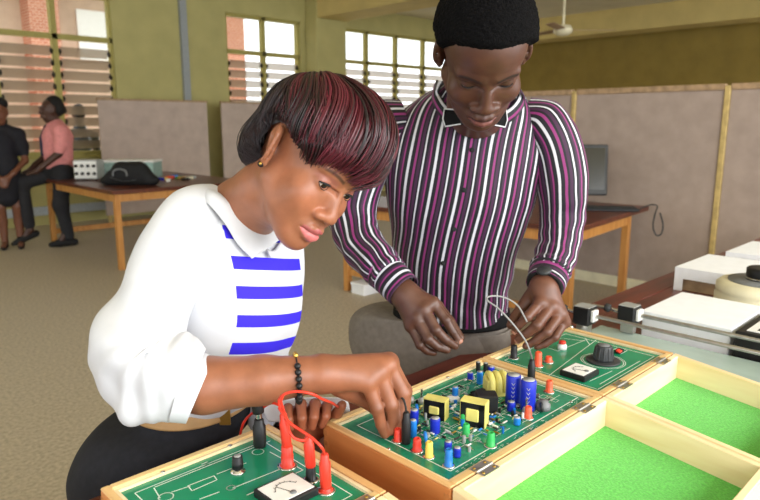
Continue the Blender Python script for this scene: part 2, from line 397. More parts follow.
# ================================================================ training cases
ZR = .90; ZB = .80; ZP = .892; TH = .012; SL = .107   # rim, bench, panel height, wall, slope of the open lids
def ibeam(mb, x0, x1, y0, y1, z0, z1, yh, mi=0, bev=0.):
    """box whose z drops with distance from the hinge line yh (an open lid lying on its edge)"""
    zz = lambda y, z: z - SL * (yh - y)
    b = [(x0, y0, zz(y0, z0)), (x1, y0, zz(y0, z0)), (x1, y1, zz(y1, z0)), (x0, y1, zz(y1, z0))]
    t = [(x0, y0, zz(y0, z1)), (x1, y0, zz(y0, z1)), (x1, y1, zz(y1, z1)), (x0, y1, zz(y1, z1))]
    return mb.hexa(b, t, mi, bev)
M['endgrain'] = mat('end_grain_wood', (190, 124, 70), .6, var=.12, scale=60)
M['case_side'] = wood('shaded_pine_side', (212, 142, 82), (186, 112, 58), 'Y', .45)  # case pine made darker and more orange: shade put into the colour
def case(label, x0, x1, y0, y1, hinges, dlid=.28):
    c = thing('training_case', label, 'wooden case', ((x0 + x1) / 2, (y0 + y1) / 2, ZB), 'open wooden training cases')
    b = .0015
    MB().box((x0 + TH, y0 + TH, ZB), (x1 - TH, y1 - TH, ZB + .006)).build('base_board', M['case_wood'], c)
    for X in (x0, x1 - TH):
        s = MB().box((X, y0, ZB), (X + TH, y1, ZR - .004), bev=b).build('side_panel', M['case_side'], c)
        for k in range(5):       # finger joints at the two corners of the side
            z = ZB + .004 + k * .0185
            xf = X - .0006 if X == x0 else X + TH - .0004
            for Y in (y0, y1 - TH):
                MB().box((xf, Y + .0005, z), (xf + .001, Y + TH - .0005, z + .009)).build('finger_joint', M['endgrain'], s)
        MB().box((X, y0, ZR - .004), (X + TH, y1, ZR), bev=b).build('rim_strip', M['case_wood_y'], s)
    for Y in (y0, y1 - TH):
        MB().box((x0 + TH, Y, ZB), (x1 - TH, Y + TH, ZR), bev=b).build('end_panel', M['case_wood'], c)
    # inner ledge round the panel
    for bx in ((x0 + TH, y0 + TH, x1 - TH, y0 + TH + .006), (x0 + TH, y1 - TH - .006, x1 - TH, y1 - TH), (x0 + TH, y0 + TH + .006, x0 + TH + .006, y1 - TH - .006), (x1 - TH - .006, y0 + TH + .006, x1 - TH, y1 - TH - .006)):
        MB().box((bx[0], bx[1], ZP - .002), (bx[2], bx[3], ZR - .0035)).build('ledge_strip', M['lid_wood'], c)
    e = TH + .004
    p = MB().box((x0 + e, y0 + e, ZP - .003), (x1 - e, y1 - e, ZP)).build('circuit_panel', M['pcb'], c)
    # lid, opened flat towards the camera side
    g = .003; yh = y0 - g; y2 = yh - dlid; zb = ZR - .066
    lid = ibeam(MB(), x0 + TH, x1 - TH, y2 + TH, yh - TH, zb, zb + .006, yh).build('lid_board', M['lid_wood'], c)
    for X in (x0, x1 - TH): ibeam(MB(), X, X + TH, y2, yh, zb, ZR, yh, bev=b).build('lid_side', M['lid_wood_y'], lid)
    for Y in (y2, yh - TH): ibeam(MB(), x0 + TH, x1 - TH, Y, Y + TH, zb, ZR, yh, bev=b).build('lid_end', M['lid_wood'], lid)
    f = ibeam(MB(), x0 + TH, x1 - TH, y2 + TH, yh - TH, zb + .006, zb + .016, yh).build('felt_lining', M['felt'], lid)
    MB().cyl(((x0 + x1) / 2 - .02, y2 - .003, ZR - .05), ((x0 + x1) / 2 + .02, y2 - .003, ZR - .05), .004, n=8).build('clasp', M['steel'], lid)
    for px, py in hinges:
        hx = min(pz(px, py, ZR)[0], x1 - .045)
        h = MB().box((hx - .019, y0 - .016, ZR - .0006), (hx + .019, y0 - .004, ZR + .0008)).box((hx - .019, y0 + .001, ZR - .0006), (hx + .019, y0 + .012, ZR + .0008)) \
            .cyl((hx - .019, y0 - .0015, ZR + .001), (hx + .019, y0 - .0015, ZR + .001), .0025, n=8).build('hinge', M['steel'], c)
        for sx in (-.013, .013):
            for sy in (-.010, .007): MB().lathe([(.0026, 0), (.0026, .0009), (.0015, .0014)], (hx + sx, y0 + sy, ZR + .0006), 8).build('screw', M['brass'], h)
    for X in (x0 + .3 * (x1 - x0), x1 - .3 * (x1 - x0)):
        MB().lathe([(.004, 0), (.004, .001), (.002, .0018)], (X, y1 - TH - .003, ZR - .0038), 10).build('screw', M['chrome'], c)
    return c, p
B1 = (.291, .573, .575, .858); B2 = (.642, 1.084, .518, .797); B3 = (1.087, 1.412, .518, .797)
c1, p1 = case('nearest open wooden case with a meter and red plug leads on its green panel', *B1, [(440, 480)])
c2, p2 = case('middle open wooden case with a crowded board of blue capacitors and transformers', *B2, [(482, 467), (588, 409)])
c3, p3 = case('far open wooden case with a big grey dial knob and red push button', *B3, [(623, 385), (662, 361)])
p2.data.materials[0] = M['pcb_dark']

def P0(px, py, dz=0.): return pz(px, py, ZP + dz)
def strokes(panel, lines, wd=.0011, name='printed_lines'):
    mb = MB()
    for ln in lines:
        pts = [np.array(q, float) for q in ln]
        for a, b in zip(pts[:-1], pts[1:]):
            t = b - a; L = np.linalg.norm(t)
            if L < 1e-6: continue
            t /= L; n = np.array([-t[1], t[0], 0]); h = wd / 2
            mb.add([a - n * h - t * h * .8, b - n * h + t * h * .8, b + n * h + t * h * .8, a + n * h - t * h * .8], [(0, 1, 2, 3)])
    o = mb.build(name, M['print'], panel); o['kind'] = 'stuff'; return o
def rect(x0, y0, x1, y1): z = ZP + .0004; return [(x0, y0, z), (x1, y0, z), (x1, y1, z), (x0, y1, z), (x0, y0, z)]
def circ(c, r, n=20): return [(c[0] + r * math.cos(2 * math.pi * k / n), c[1] + r * math.sin(2 * math.pi * k / n), ZP + .0004) for k in range(n + 1)]
def L(*pp): return [P0(x, y, .0004) for x, y in pp]
def pill(c, hx, r, n=10, ax='y'):
    o = []
    for s in (1, -1):
        for k in range(n + 1):
            a = math.pi * k / n - math.pi / 2 if s > 0 else math.pi * k / n + math.pi / 2
            q = (s * hx + r * math.cos(a), r * math.sin(a))
            o.append((c[0] + q[1], c[1] - q[0], ZP + .0004) if ax == 'y' else (c[0] + q[0], c[1] + q[1], ZP + .0004))
    return o + [o[0]]

def jack(px, py, m, panel, h=.022, r=.006, lab=None, name='jack', collar=True):
    c = P0(px, py)
    o = MB().lathe([(r * 1.25, 0), (r * 1.25, .002), (r, .003), (r, h * .55), (r * .92, h * .6), (r * .92, h - .002), (r * .7, h), (r * .45, h), (r * .4, h - .004)], c, 14).build(name, m, panel)
    if collar: MB().lathe([(r * 1.6, 0), (r * 1.6, .0012), (r * 1.3, .002)], c, 14).build('washer', M['chrome'], panel)
    if lab: o['label'] = lab
    return o
def capac(px, py, m, panel, h, r, marks=False, name='capacitor'):
    c = P0(px, py)
    o = MB().lathe([(r * .9, .001), (r, .003), (r, .005), (r * .93, .0065), (r, .008), (r, h - .002), (r * .92, h)], c, 18).build(name, m, panel)
    mb = MB().lathe([(r * .8, h - .0005), (r * .8, h + .0006)], c, 16)
    if marks:      # printed column of white chevrons facing the camera side
        v = CAM - c; v[2] = 0; v /= np.linalg.norm(v); sd = np.array([-v[1], v[0], 0])
        for k in range(5):
            z = .010 + k * (h - .018) / 5
            for s in (-1, 1):
                a = c + v * (r + .0003) + np.array([0, 0, z]); b = c + v * (r * .985 + .0003) + sd * s * .003 + np.array([0, 0, z + .004])
                up = np.array([0, 0, .0016]); mb.add([a, b, b + up, a + up], [(0, 1, 2, 3)])
    mb.build('silver_top' if not marks else 'silver_top_and_marks', [M['silver']], panel)
    return o

# ---- panel of the nearest case
e = TH + .022
x0, x1, y0, y1 = B1
Z4 = ZP + .0004
ln = [rect(x0 + e, y0 + e, x1 - e, y1 - e)]
ln += [[tuple(P0(155, 487, .0004)), tuple(P0(270, 441, .0004))], L((160, 498), (154, 488)), L((172, 492), (190, 486)), L((217, 474), (246, 463)), L((200, 499), (219, 492)), L((233, 488), (283, 468))]
ln += [circ(P0(166, 497), .010), circ(P0(231, 488), .006), circ(P0(258, 452), .009), pill(P0(318, 485), .013, .0075), circ(P0(287, 466), .010)]
q = [P0(188, 486), P0(214, 476), P0(217, 480), P0(192, 491)]; ln.append([tuple(v + [0, 0, .0004]) for v in q + q[:1]])
q = [P0(270, 452, .0004), P0(303, 470, .0004), P0(294, 474, .0004), P0(247, 495, .0004)]; ln.append([tuple(v) for v in q])
ln += [L((305, 487), (309, 484)), L((202, 464), (207, 462)), L((203, 466), (209, 463))]
strokes(p1, ln, .0016)
def probe(lab, base, top, red=False):
    pass
# potentiometer knob
c = P0(238, 472)
k = MB().lathe([(.011, 0), (.011, .002), (.0065, .003), (.0065, .008)], c, 16).build('nut', M['chrome'], p1)
k = MB().lathe([(.0085, .007), (.0085, .016), (.0078, .017), (.0078, .025), (.007, .026)], c, 16).build('knob', M['black'], p1)
MB().lathe([(.0055, .0258), (.005, .0268)], c, 14).build('knob_cap', M['silver'], p1)
def meter(panel, c, ux, uy, hx, hy, lab):
    """panel meter: bezel, white dial, scale, needle and two terminals"""
    c = np.array(c, float); ux = np.array(ux, float); uy = np.array(uy, float); uz = np.array([0, 0, 1.])
    bz = MB().obox(c + uz * .006, ux, uy, uz, hx, hy, .006, bev=.0015).build('meter_bezel', M['black'], panel); bz['label'] = lab
    MB().obox(c + uz * .0125, ux, uy, uz, hx * .88, hy * .82, .0006).build('meter_dial', M['white'], panel)
    mb = MB(); z = uz * .0134
    pts = [c + z + ux * hx * .6 * math.sin(a) + uy * (-hy * .5 + hy * .95 * math.cos(a)) for a in np.linspace(-1, 1, 13)]
    for i, (a, b) in enumerate(zip(pts[:-1], pts[1:])): mb.cyl(a, b, .0005, n=4)
    for a in pts[::2]:
        d = a - (c + z - uy * hy * .5); d /= np.linalg.norm(d); mb.cyl(a, a + d * .003, .0004, n=4)
    mb.cyl(c + z - uy * hy * .55, pts[3], .0005, n=4)
    mb.build('meter_scale_and_needle', M['black'], panel)
    mb = MB().lathe([(.005, 0), (.0045, .002)], c + uz * .0125 - uy * hy * .55, 12)
    mb.build('needle_pivot', M['grey'], panel)
ca = P0(290, 480); cb = P0(256, 494); cc = P0(317, 498)
meter(p1, (np.array(cb) + np.array(cc)) / 2 + [0, 0, 0], (1, 0, 0), (0, 1, 0), .034, .030, 'panel meter with a white dial and a black frame')

# ---- panel of the far case
x0, x1, y0, y1 = B3
ln = [rect(x0 + e, y0 + e - .006, x1 - e, y1 - e)]
ln += [L((547, 377), (596, 340)), L((505, 357), (513, 353), (545, 340)), L((545, 347), (558, 351), (585, 340)), L((590, 345), (585, 338)), L((560, 338), (585, 341)), L((590, 381), (612, 371)), L((600, 384), (640, 361))]
kc = P0(603, 361); ln += [circ(kc, .046, 40), circ(kc, .042, 40)]
ln += [rect(*(np.array(P0(619, 351))[:2] - [.016, .012]), *(np.array(P0(619, 351))[:2] + [.016, .012]))]
strokes(p3, ln, .0016)
jack(513.7, 358, M['black'], p3, .030, .0075, 'black socket under the man\'s fingertips')
jack(538, 366, M['orange'], p3, .032, .0078)
jack(548.5, 362, M['orange'], p3, .013, .0075)
c = P0(562, 349)
MB().lathe([(.0105, 0), (.0105, .009), (.0085, .010), (.0085, .013)], c, 18).build('button_base', M['white'], p3)
MB().lathe([(.0078, .012), (.0078, .018), (.006, .0195)], c, 16).build('push_button', M['red'], p3)
MB().lathe([(.036, 0), (.036, .003), (.034, .004)], kc, 36).build('dial_plate', M['dgrey'], p3)
mb = MB(); prof = []
mb.lathe([(.021, .004), (.0215, .008), (.018, .024), (.017, .034), (.0155, .036)], kc, 28); mb.build('dial_knob', M['dgrey'], p3)
mb = MB()
for k_ in range(12):
    a = 2 * math.pi * k_ / 12; d = np.array([math.cos(a), math.sin(a), 0])
    mb.cyl(np.array(kc) + d * .0205 + [0, 0, .007], np.array(kc) + d * .0168 + [0, 0, .033], .0022, .0018, n=6)
mb.build('knob_flutes', M['dgrey'], p3)
MB().lathe([(.0125, .0362), (.012, .037)], kc, 20).build('knob_cap', M['grey'], p3)
MB().obox(P0(619, 351, .004), (1, 0, 0), (0, 1, 0), (0, 0, 1), .010, .007, .004, bev=.001).build('switch_body', M['black'], p3)
MB().obox(P0(619, 351, .010), (1, 0, 0), (0, .96, .28), (0, -.28, .96), .007, .005, .002, bev=.001).build('switch_rocker', M['red'], p3)
m4 = [np.array(P0(*q)) for q in ((559, 376), (571, 367), (601, 374), (586, 384))]
meter(p3, sum(m4) / 4, (1, 0, 0), (0, 1, 0), .030, .028, 'small panel meter with a white dial in front of the big knob')

# ---- crowded board of the middle case
x0, x1, y0, y1 = B2
q0 = P0(351, 423); q1 = P0(453, 472); q2 = P0(576, 397)
bx0 = (q0[0] + q1[0]) / 2; by1 = y1 - e - .004; by0 = (q1[1] + q2[1]) / 2; bx1 = q2[0]
strokes(p2, [rect(bx0, by0, bx1, by1)], .002)
rnd = random.Random(3); ln = []
for k in range(150):
    x = rnd.uniform(bx0 + .05, bx1 - .03); y = rnd.uniform(by0 + .012, by1 - .012); l = rnd.uniform(.008, .045); z = ZP + .0003
    if rnd.random() < .6: ln.append([(x, y, z), (min(x + l, bx1 - .01), y, z)])
    else: ln.append([(x, y, z), (x, min(y + l, by1 - .01), z)])
for k in range(26):
    x = rnd.uniform(bx0 + .03, bx1 - .03); y = rnd.uniform(by0 + .012, by1 - .02); ln.append(rect(x, y, x + rnd.uniform(.008, .02), y + rnd.uniform(.006, .012)))
for k in range(90):     # fine lettering-like ticks along the front edge
    x = rnd.uniform(bx0, bx1); y = by0 - rnd.uniform(.004, .016); z = ZP + .0003; ln.append([(x, y, z), (x + rnd.uniform(.002, .006), y, z)])
strokes(p2, ln, .0008)
jack(398, 441, M['red'], p2, .022, .0068); jack(417, 451, M['red'], p2, .022, .0068); jack(429, 457, M['yellow'], p2, .026, .0062)
jack(466, 436, M['green'], p2, .022, .0062); jack(463.5, 424, M['green'], p2, .02, .0062); jack(490.5, 446, M['green'], p2, .024, .0068)
jack(549, 392, M['orange'], p2, .024, .0068); jack(528, 418, M['orange'], p2, .022, .0066)
jack(448.5, 466, M['sky'], p2, .028, .0062)
capac(413, 437, M['sky'], p2, .030, .0062); capac(414, 424, M['blue'], p2, .026, .0078); capac(435, 433, M['blue'], p2, .027, .0085); capac(448, 452, M['blue'], p2, .018, .0062); capac(457, 457, M['blue'], p2, .016, .0062)
capac(455, 399, M['sky'], p2, .024, .0058); capac(479.6, 384, M['sky'], p2, .026, .0062); capac(470, 380, M['blue'], p2, .016, .006)
capac(478, 371, M['black'], p2, .020, .0048); capac(485.5, 372, M['black'], p2, .020, .0048); capac(511, 411, M['blue'], p2, .018, .0075); capac(517, 425, M['sky'], p2, .014, .0062)
capac(512.5, 404, M['blue'], p2, .057, .0135, True); capac(527.5, 410, M['blue'], p2, .058, .0137, True)
capac(404, 430, M['blue'], p2, .014, .0055); capac(491, 372, M['blue'], p2, .012, .007)
for px_, py_ in ((425.5, 437), (417, 409), (541.5, 407)):     # disc capacitors standing on edge
    c = P0(px_, py_, .011); a = np.array([.8, -.6, 0]) * .003
    MB().lathe([(.004, -.003), (.009, -.002), (.0095, 0), (.009, .002), (.004, .003)], c, 16, axis=(.7, -.7, .1)).build('disc_capacitor', M['sky'] if px_ < 500 else M['dgrey'], p2)
def transformer(px_, py_, w, h, t, yaw=0.):
    c = np.array(P0(px_, py_)); ca, sa = math.cos(yaw), math.sin(yaw); ux = np.array([ca, sa, 0]); uy = np.array([-sa, ca, 0]); uz = np.array([0, 0, 1.])
    core = MB()
    for s in (-1, 1): core.obox(c + ux * s * (w / 2 - .005) + uz * h / 2, ux, uy, uz, .005, t / 2 + .004, h / 2)
    for z in (.005, h - .005): core.obox(c + uz * z, ux, uy, uz, w / 2, t / 2 + .004, .005)
    core.build('transformer_core', M['black'], p2)
    MB().obox(c + uz * h / 2, ux, uy, uz, w / 2 - .0095, t / 2 + .006, h / 2 - .0095, bev=.002).build('transformer_winding', M['tape'], p2)
    fr = MB()
    for s in (-1, 1): fr.obox(c + ux * s * (w / 2 - .001) + uz * h / 2 , ux, uy, uz, .0022, t / 2 + .003, h / 2 + .001)
    fr.obox(c + uz * (h + .0008), ux, uy, uz, w / 2 + .001, t / 2 + .003, .0018)
    fr.build('transformer_tape', M['tape'], p2)
transformer(436, 417, .038, .034, .014, math.radians(-70)); transformer(474, 424, .042, .042, .016, math.radians(-70))
c = P0(486, 410); MB().obox(np.array(c) + [0, 0, .016], (.72, -.69, 0), (.69, .72, 0), (0, 0, 1), .019, .015, .016, bev=.002).build('relay_block', M['black'], p2)
c = np.array(P0(496, 394)); s_ = MB().obox(c + [0, 0, .017], (.8, -.6, 0), (.6, .8, 0), (0, 0, 1), .022, .018, .017, bev=.003).build('transformer_winding', M['tape'], p2)
for k_ in (-1, 0, 1): MB().tube([c + np.array([.8, -.6, 0]) * .013 * k_ + np.array([.6, .8, 0]) * a_ + [0, 0, b_] for a_, b_ in ((-.019, .012), (-.016, .034), (0, .040), (.016, .034), (.019, .012))], .006, 10, 4).build('winding_turn', M['tape'], p2)
for px_, py_, l_ in ((468, 400, .03), (474, 397, .03), (480, 393, .025)):
    c = np.array(P0(px_, py_, .006)); MB().obox(c, (1, 0, 0), (0, 1, 0), (0, 0, 1), l_ / 2, .006, .006, bev=.001).build('black_chip', M['black'], p2)
c = np.array(P0(520.5, 393)); MB().obox(c + [0, 0, .017], (.7, -.7, 0), (.7, .7, 0), (0, 0, 1), .004, .004, .017).build('ceramic_resistor', M['white'], p2)
c = np.array(P0(453.5, 401)); MB().obox(c + [0, 0, .004], (.9, -.4, 0), (.4, .9, 0), (0, 0, 1), .010, .007, .004).build('ceramic_resistor', M['white'], p2)
c = np.array(P0(543, 409)); MB().lathe([(.013, 0), (.013, .010), (.009, .012), (.009, .016)], c, 16).build('trimmer', M['grey'], p2)
for px_, py_ in ((411, 403), (421.5, 404), (526, 413)):
    c = np.array(P0(px_, py_)); MB().cyl(c, c + [0, 0, .028], .0022, n=8).build('terminal_pin', M['chrome'], p2)
    MB().lathe([(.006, 0), (.007, .006), (.005, .012)], c, 10).build('terminal_base', M['silver'], p2)
# tiny resistors, diodes and pads nobody could count
cols = ['tape', 'white', 'black', 'brass', 'sky', 'silver', 'red', 'dgrey']; mbs = MB()
for k in range(210):
    x = rnd.uniform(bx0 + .05, bx1 - .05); y = rnd.uniform(by0 + .012, by1 - .008); mi = rnd.choice([0, 1, 1, 2, 2, 3, 4, 5, 5, 7, 7]); r_ = rnd.uniform(.0011, .0021); l = rnd.uniform(.005, .012)
    d = np.array([1, 0, 0]) if rnd.random() < .5 else np.array([0, 1, 0]); a = np.array([x, y, ZP + r_ + .001])
    mbs.cyl(a, a + d * l, r_, n=6, mi=mi); 
    mbs.cyl(a - d * .004 - [0, 0, .001], a + d * (l + .004) - [0, 0, .001], .0004, n=4, mi=5)
for k in range(46):
    x = rnd.uniform(bx0 + .05, bx1 - .06); y = rnd.uniform(by0 + .014, by1 - .008); mi = rnd.choice([1, 2, 4, 5, 5, 7]); h_ = rnd.uniform(.005, .012)
    mbs.cyl((x, y, ZP), (x, y, ZP + h_), rnd.uniform(.002, .0035), n=8, mi=mi)
tag(mbs.build('small_components', [M[n_] for n_ in cols], p2), kind='stuff')
for px_, py_, r_ in ((389, 449, .003), (471, 476, .003), (457, 372, .003), (571, 402, .003)):
    MB().lathe([(r_, 0), (r_, .001), (r_ * .6, .0015)], P0(px_, py_), 10).build('screw', M['chrome'], p2)

# ---- plug leads (lifted in and out: things of their own)
def plug_mb(base, top, r, m):
    b = np.array(base, float); t = np.array(top, float); d = t - b; h = np.linalg.norm(d); d /= h
    return MB().lathe([(r * .55, 0), (r * .95, .002), (r, .006), (r, h * .72), (r * .8, h * .78), (r * .72, h - .003), (r * .45, h)], b, 14, axis=d)
def up(px_, py_, h, lean=(0, 0)):
    c = np.array(P0(px_, py_)); return c, c + np.array([lean[0], lean[1], h])
# black probe on the nearest case
a, b = up(260, 447, .052)
t = thing('test_plug', 'black two-part banana plug standing in the nearest case', 'plug', a)
plug_mb(a, a + [0, 0, .050], .0105, None).build('lower_plug', M['black'], t)
MB().cyl(a + [0, 0, .048], a + [0, 0, .058], .005, n=12).build('metal_neck', M['chrome'], t)
plug_mb(a + [0, 0, .057], a + [-.004, .004, .112], .0095, None).build('upper_plug', M['black'], t)
cab = [a + [-.004, .004, .11], at(254, 385, 1.06), at(246, 392, 1.12), at(238, 420, 1.17)]
# red leads
def lead(lab, base, parts, cable, r=.0021, m='red', grp='red plug leads'):
    t = thing('plug_lead', lab, 'cable', base, grp)
    for nm, b_, t_, rr, mm in parts: plug_mb(b_, t_, rr, None).build(nm, M[mm], t)
    MB().tube(cable, r, 8, 7).build('cable', M[m], t)
    return t
j1 = np.array(P0(287.5, 466)); j2 = np.array(P0(311, 480)); j3 = np.array(P0(326, 491))
jack(287.5, 466, M['red'], p1, .034, .0095)
jack(311, 480, M['black'], p1, .024, .0075); jack(326, 491, M['red'], p1, .008, .0085)
t1 = j1 + [0, 0, .034]; 
lead('red plug lead stacked in the tall red socket and looping past the bracelet', t1, [('plug', t1 - [0, 0, .004], t1 + [-.002, .004, .052], .0075, 'red')],
     [t1 + [-.002, .004, .05], at(281, 410, .935), at(279, 400, .93), at(286, 393.5, .93), at(298, 391.5, .93), at(312, 394, .935), at(322, 399, .96), at(332, 403, 1.03), at(338, 407, 1.09)])
lead('red plug lead on the black socket bowing up to the tall red plug', j2 + [0, 0, .022], [('plug', j2 + [0, 0, .020], j2 + [-.002, .002, .070], .0078, 'red')],
     [j2 + [-.002, .002, .068], at(306, 440, .90), at(299, 440, .89), at(292, 436, .885), at(287, 425, .89), at(284, 412, .90), at(281, 402, .915), at(283, 395, .93)])
lead('red plug lead on the frontmost red socket with its wire curving back', j3 + [0, 0, .006], [('plug', j3 + [0, 0, .004], j3 + [-.001, .001, .058], .0082, 'red')],
     [j3 + [-.001, .001, .056], at(322, 448, .87), at(312, 438, .87), at(300, 430, .875), at(290, 423, .88), at(283, 414, .89), at(279, 408, .90)])
o = lead('dark red wire leaving the black plug and dropping behind the case', np.array(at(262, 408, .98)), [], [at(283, 407, .96), at(272, 403, .99), at(262, 408, 1.02), at(250, 415, 1.06), at(243, 424, 1.09), at(240, 436, 1.12)], .0022, 'red')
# black plugs and the grey lead on the middle case
a = np.array(P0(406, 444)); t = thing('test_plug', 'black banana plug beside the red socket at the woman\'s fingertips', 'plug', a)
plug_mb(a, a + [0, 0, .056], .0075, None).build('plug_body', M['black'], t)
MB().tube([a + [0, 0, .055], at(405, 404, 1.04), at(402, 398, 1.05), at(396, 400, 1.06)], .0018, 8, 5).build('cable', M['dgrey'], t)
a = np.array(P0(531, 381)); t = thing('grey_lead', 'grey lead from a black plug curling up into the man\'s left hand', 'cable', a)
plug_mb(a, a + [0, 0, .046], .0075, None).build('plug', M['black'], t)
M['cable_grey'] = mat('grey_cable', (150, 150, 148), .45, var=.05)
MB().tube([a + [0, 0, .045], at(530, 352, 1.345), at(525, 340, 1.345), at(513, 324, 1.35), at(499, 309, 1.36), at(488, 301, 1.37), at(488, 297, 1.38), at(497, 296, 1.385), at(508, 299, 1.385), at(518, 306, 1.38), at(524, 316, 1.37), at(527, 322, 1.365)], .0019, 8, 7).build('cable', M['cable_grey'], t)

# ================================================================ apparatus at the right end of the bench
ap = thing('rod_apparatus', 'grey green metal bed with two steel rods and black clamps beyond the cases', 'apparatus', (1.6, .5, ZB))
MB().box((1.452, -.05, ZB), (1.595, .885, .826), bev=.003).build('bed_plate', M['plate'], ap)
MB().box((1.597, -.05, ZB), (1.715, .84, .822), bev=.003).build('bed_plate', M['plate'], ap)
for (x_, ya, yb, z_, yc) in ((1.605, .86, -.06, .880, .835), (1.70, .86, -.06, .880, .752)):
    rod = MB().cyl((x_, ya, z_), (x_, yb, z_), .0055, n=10).build('rod', M['steel'], ap)
    cl = MB().box((x_ - .024, yc - .024, z_ - .028), (x_ + .024, yc + .024, z_ + .022), bev=.003).build('clamp', M['black'], ap)
    MB().box((x_ - .022, yc - .022, z_ + .0222), (x_ + .022, yc + .022, z_ + .024)).build('clamp_plate', M['silver'], cl)
    MB().box((x_ - .014, yc - .034, z_ - .016), (x_ + .014, yc - .024, z_ + .016), bev=.002).build('clamp_face', M['white'], cl)
    MB().box((x_ - .010, yc - .018, .825), (x_ + .010, yc + .018, z_ - .026)).build('clamp_stem', M['steel'], cl)
    MB().lathe([(.010, 0), (.012, .004), (.012, .014), (.008, .018)], (x_ - .01, yc + .05, z_ + .004), 14, axis=(-.3, .9, .2)).build('clamp_knob', M['dgrey'], cl)
    MB().cyl((x_ - .012, yc + .02, z_), (x_ - .01, yc + .055, z_ + .004), .005, n=10).build('clamp_screw', M['chrome'], cl)
    e_ = MB().box((x_ - .012, -.06, ZB), (x_ + .012, -.03, z_ + .012)).build('rod_support', M['black'], ap)
for x_, y_ in ((1.47, .862), (1.56, .872)):
    MB().lathe([(.016, 0), (.016, .012), (.010, .014), (.010, .026), (.006, .028)], (x_, y_ - .02, .826), 16).build('levelling_foot', M['chrome'], ap)
    MB().lathe([(.02, 0), (.02, .022), (.013, .028)], (x_ - .03, y_ + .035, ZB), 16).build('foot_knob', M['dgrey'], ap)
# white carton
def rot2(cx, cy, a):
    ca, sa = math.cos(a), math.sin(a); return lambda x, y, z: (cx + ca * x - sa * y, cy + sa * x + ca * y, z)
o = thing('white_carton', 'flat white carton lying behind the steel rods', 'carton', (1.89, .6, ZB))
MB().box((1.745, .505, ZB), (2.03, .735, .874), bev=.003).build('carton_body', M['paper'], o)
MB().box((1.742, .502, .862), (2.033, .738, .882), bev=.002).build('carton_lid', M['paper'], o)
o = thing('black_instrument', 'black instrument with a white printed face at the right edge beside the flat white carton', 'instrument', (1.70, .4, ZB))
MB().box((1.728, .12, ZB), (1.98, .490, .884), bev=.003).build('instrument_body', M['black'], o)
MB().box((1.75, .16, .884), (1.96, .47, .8855)).build('instrument_face', M['white'], o)
for k_ in range(5): MB().box((1.765 + .036 * k_, .30, .8855), (1.785 + .036 * k_, .45, .886)).build('printed_bar', M['black'], o)
# two folded card covers
def cover(label, c, yaw, lx, ly, h):
    t = thing('card_cover', label, 'card cover', (c[0], c[1], ZB), 'folded white card covers')
    R_ = rot2(c[0], c[1], yaw); th = .003
    def bx(nm, a, b): 
        bot = [R_(a[0], a[1], a[2]), R_(b[0], a[1], a[2]), R_(b[0], b[1], a[2]), R_(a[0], b[1], a[2])]; top = [(x, y, b[2]) for x, y, z in bot]
        MB().hexa(bot, top).build(nm, M['paper'], t)
    z0 = ZB + h
    bx('top_sheet', (-lx, -ly, z0 - th), (lx, ly, z0)); bx('side_flap', (-lx, -ly, ZB + .045), (-lx + th, ly, z0 - th)); bx('side_flap', (lx - th, -ly, ZB + .045), (lx, ly, z0 - th))
    bx('side_flap', (-lx + th, ly - th, ZB), (lx - th, ly, z0 - th)); bx('corner_tab', (-lx, ly - .03, ZB), (-lx + th, ly, ZB + .045)); bx('corner_tab', (lx - th, -ly, ZB), (lx, -ly + .03, ZB + .045))
    bot = [R_(x, y, ZB) for x, y in ((-lx + .02, -ly + .02), (lx - .02, -ly + .02), (lx - .02, ly - .02), (-lx + .02, ly - .02))]; MB().hexa(bot, [(x, y, ZB + .07) for x, y, z in bot]).build('inner_box', M['raw_plywood'], t)
    return t
cover('folded white card cover with a torn corner tab beside the cream coil', (2.53, .775), 0, .165, .115, .085)
cover('folded white card cover farthest along the bench by the partition', (2.97, .70), 0, .17, .16, .085)
# cream coil
cc_ = np.array([2.19, .555, ZB]); t = thing('coil_drum', 'round cream drum with a black cap and grey disc at the right edge', 'drum', cc_)
MB().lathe([(.118, 0), (.13, .006), (.134, .02), (.134, .075), (.128, .082), (.132, .088), (.132, .108), (.12, .118), (.105, .12)], cc_, 40).build('drum_body', M['cream'], t)
MB().lathe([(.10, .118), (.10, .124), (.06, .126)], cc_, 36).build('top_disc', M['grey'], t)
MB().lathe([(.052, .124), (.052, .158), (.048, .162), (.03, .162)], cc_, 32).build('cap', M['black'], t)
MB().lathe([(.0525, .128), (.0525, .133)], cc_, 32).build('cap_ring', M['chrome'], t)
# thin cable lying along the back of the bench
o = MB().tube([(4.5, .82, .806), (3.9, .86, .806), (3.5, .97, .806), (3.15, .94, .806), (2.9, .93, .806), (2.75, .96, .806)], .005, 8, 8).build('bench_cable', M['black'], loc=(3.5, .9, .8)); tag(o, 'thin black cable lying along the far edge of the bench', 'cable')
